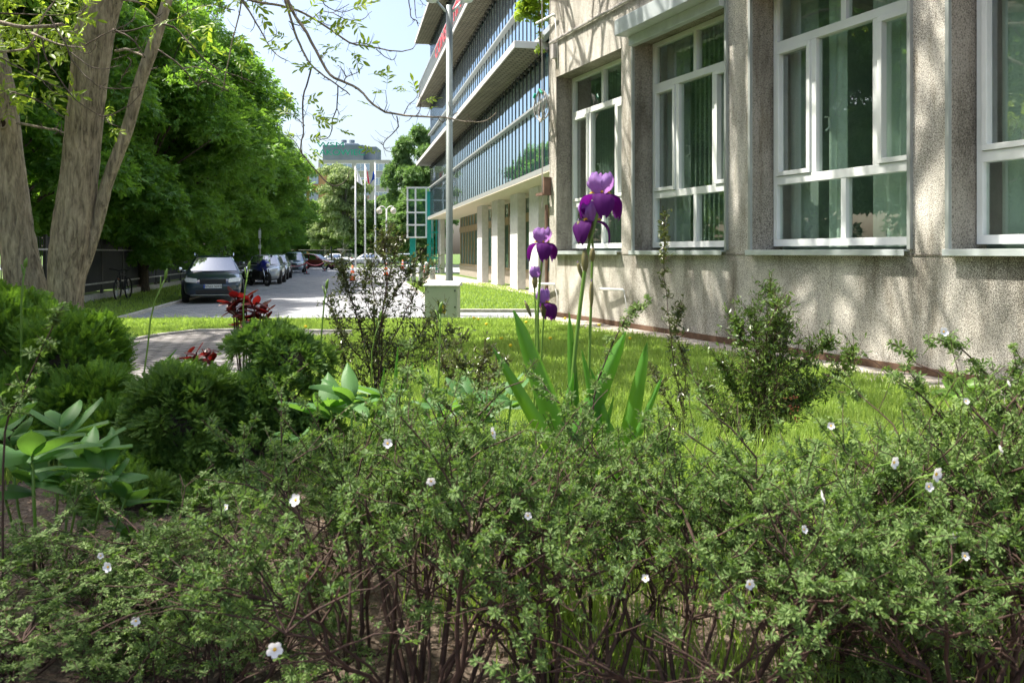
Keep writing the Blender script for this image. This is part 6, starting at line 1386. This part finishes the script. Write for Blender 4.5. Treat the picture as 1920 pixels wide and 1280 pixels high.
stempx(i2, [(1009, 660), (1008, 600), (1011, 540), (1015, 500), (1018, 472)], DI + .12, .005, .0038); stempx(i2, [(1016, 640), (1019, 605), (1019, 585)], DI + .14, .0035, .003); stempx(i2, [(1005, 600), (1003, 560), (1002, 530)], DI + .1, .0035, .003)
bud(i1, 1085, 436, DI, .075, .018); bud(i1, 1097, 490, DI, .075, .024); bud(i1, 1111, 478, DI + .04, .045, .019); bud(i1, 1109, 552, DI + .04, .085, .016); bud(i1, 1092, 507, DI + .02, .05, .014, lean=-.3); bud(i2, 996, 580, DI + .1, .05, .012, lean=-.4)
ml = MB()
for a in [(1035, 790, 958, 583, 62, 0), (1010, 810, 912, 655, 42, .0), (1075, 740, 1068, 585, 30, 0), (1092, 800, 1169, 620, 58, 0), (1182, 800, 1216, 640, 44, 0), (1200, 790, 1233, 700, 22, 0), (1040, 810, 1022, 725, 32, 0), (1075, 790, 1085, 640, 34, 0), (1110, 740, 1093, 655, 26, 0),
          (1060, 800, 1085, 700, 36, 0), (1130, 800, 1095, 690, 30, 0), (1020, 800, 1001, 715, 14, 0), (1150, 810, 1128, 765, 20, 0), (1135, 800, 1150, 740, 18, 0)]:
    irisleaf(ml, *a[:5], d=DI + .06 * math.sin(a[0]), curve=.03 * math.sin(a[2]))
ml.xf(lambda v: v - np.array(i1.location)); ml.obj('leaves', M['irisl'], i1, smooth=True)
# younger iris / grass-like leaves elsewhere
def bladeplant(label, specs, d, group='loose sword-leaved plants'):
    b = P(specs[0][0], 0, d); t = thing('sword_leaved_plant', label, 'plant', (b[0], d, .5), 0, group); ml = MB()
    for a in specs: irisleaf(ml, *a[:5], d=d)
    ml.xf(lambda v: v - np.array(t.location)); ml.obj('leaves', M['irisl'], t, smooth=True)
bladeplant('narrow sword leaves arching between the peony and the thin open shrub', [(725, 780, 775, 680, 18), (735, 790, 745, 650, 14), (705, 790, 720, 690, 14), (800, 790, 790, 680, 18)], 3.2)
bladeplant('two narrow green leaves in front of the path between the globe conifers', [(298, 690, 330, 655, 12), (310, 690, 345, 672, 8), (232, 700, 228, 672, 16)], 4.5)
bladeplant('sword leaves glowing behind the shrub stems at the bottom centre right', [(1370, 1200, 1360, 1110, 18), (1400, 1200, 1420, 1120, 16), (1560, 1280, 1530, 1190, 26), (1590, 1280, 1600, 1190, 22), (1450, 1210, 1455, 1130, 12)], 2.3)
# ---------------------------------------------------------------- cinquefoil flowers
FLW = [(515, 1216, 15, 1.85, 'biggest white five-petalled flower at the bottom left'), (555, 937, 12, 2.1, 'white flower on the shrub in front of the dark globe conifer'), (727, 831, 9, 2.1, 'white flower near the top of the shrub left of the iris'), (808, 901, 9, 2.05, 'pale flower in the middle of the shrub left of the iris'),
       (922, 812, 12, 2.2, 'white flower seen edge-on left of the iris leaves'), (1754, 888, 14, 2.05, 'largest white flower on the right-hand shrub'), (1741, 912, 9, 2.05, 'white flower just under the largest one on the right'), (1540, 932, 13, 2.1, 'white flower seen from the side below the firethorn'), (1675, 866, 12, 2.15, 'half-open white flower left of the largest one on the right'),
       (1874, 843, 9, 2.05, 'white flower near the right photo edge'), (1405, 1094, 10, 2.0, 'white flower above the long grass at the bottom'), (203, 1062, 10, 1.8, 'white flower at the lower left between two smaller ones'), (255, 1163, 9, 1.8, 'faded white flower low at the left'), (1809, 1042, 8, 2.0, 'faded flower low on the right-hand shrub'),
       (1558, 798, 7, 2.3, 'small white flower below the firethorn berries'), (1791, 1002, 7, 1.95, 'small white flower beneath the largest one on the right'), (1507, 992, 8, 2.1, 'small white flower low in the middle right shrub'), (1210, 1083, 7, 2.0, 'small white bud low in the centre'), (424, 951, 7, 2.1, 'small white bud in front of the globe conifer foot'), (1811, 752, 6, 2.1, 'tiny white bud before the hosta'),
       (189, 1041, 6, 1.8, 'tiny white bud above the lower left flower'), (1769, 622, 9, 2.1, 'white flower on top of the branch arching over the wall'), (990, 966, 7, 2.1, 'tiny white flower in the centre shrub'), (1890, 720, 7, 2.05, 'small flower on the upright shoot at the right edge')]
for k, (px, py, r, d, lab) in enumerate(FLW):
    if px > 450 and 'branch arching' not in lab: d *= .74
    g = np.random.default_rng(500 + k); c = P(px, py, d - .12); t = thing('cinquefoil_flower', lab, 'flower', c, 0, 'white cinquefoil flowers'); R_ = r / F * d * .85
    ax = np.array((g.normal() * .45, -1, .35 + g.normal() * .35)); 
    if 'edge' in lab or 'side' in lab: ax = np.array((1, -.25, .3))
    ax /= np.linalg.norm(ax); e1 = np.cross(ax, (0, 0, 1)); e1 /= np.linalg.norm(e1); e2 = np.cross(ax, e1); mb = MB()
    for q in range(5):
        a = q * 1.2566 + .3; o_ = e1 * math.cos(a) + e2 * math.sin(a); sheetleaf(mb, o_ * R_ * .1, o_ + ax * .2, np.cross(o_, ax), R_, R_ * .95, bend=ax, bamt=.1, nu=6, nv=5, cup=.1, prof=lambda t: max(.15, math.sin(math.pi * min(.86, t * .8 + .06))) ** .7)
    mb.obj('petals', M['petw'], t, smooth=True)
    mb = MB(); mb.lathe([(0, .0), (R_ * .27, R_ * .06), (R_ * .2, R_ * .2), (0, R_ * .24)], (0, 0, 0), 8)
    q_ = Vector(ax).to_track_quat('Z', 'Y').to_matrix(); Q = np.array(q_); mb.xf(lambda v: v @ Q.T + ax * R_ * .05); mb.obj('stamens', M['yel'], t, smooth=True)
    mb = MB(); mb.tube([(0, 0, 0), (-ax * .03 + np.array((0, .01, -.02))), (0, .10, -.07)], .0012, 4); mb.obj('stalk', M['stalk'], t)
# brick fragments
for (px, py, lab) in [(605, 1095, 'broken orange brick piece on the soil under the left shrub'), (1001, 1118, 'small orange brick chip on the soil in the centre')]:
    p = G(px, py, .5); g = np.random.default_rng(px); mb = MB(); mb.lathe([(0, 0), (.045, 0), (.05, .03), (.03, .05), (0, .052)], n=7); mb.xf(lambda v: v * (1 + .2 * g.normal(size=v.shape)) * np.array((1, .7, .8)))
    o = mb.obj('brick_fragment', M['brick']); o.location = p; tag(o, lab, 'brick', 'brick fragments on the soil')
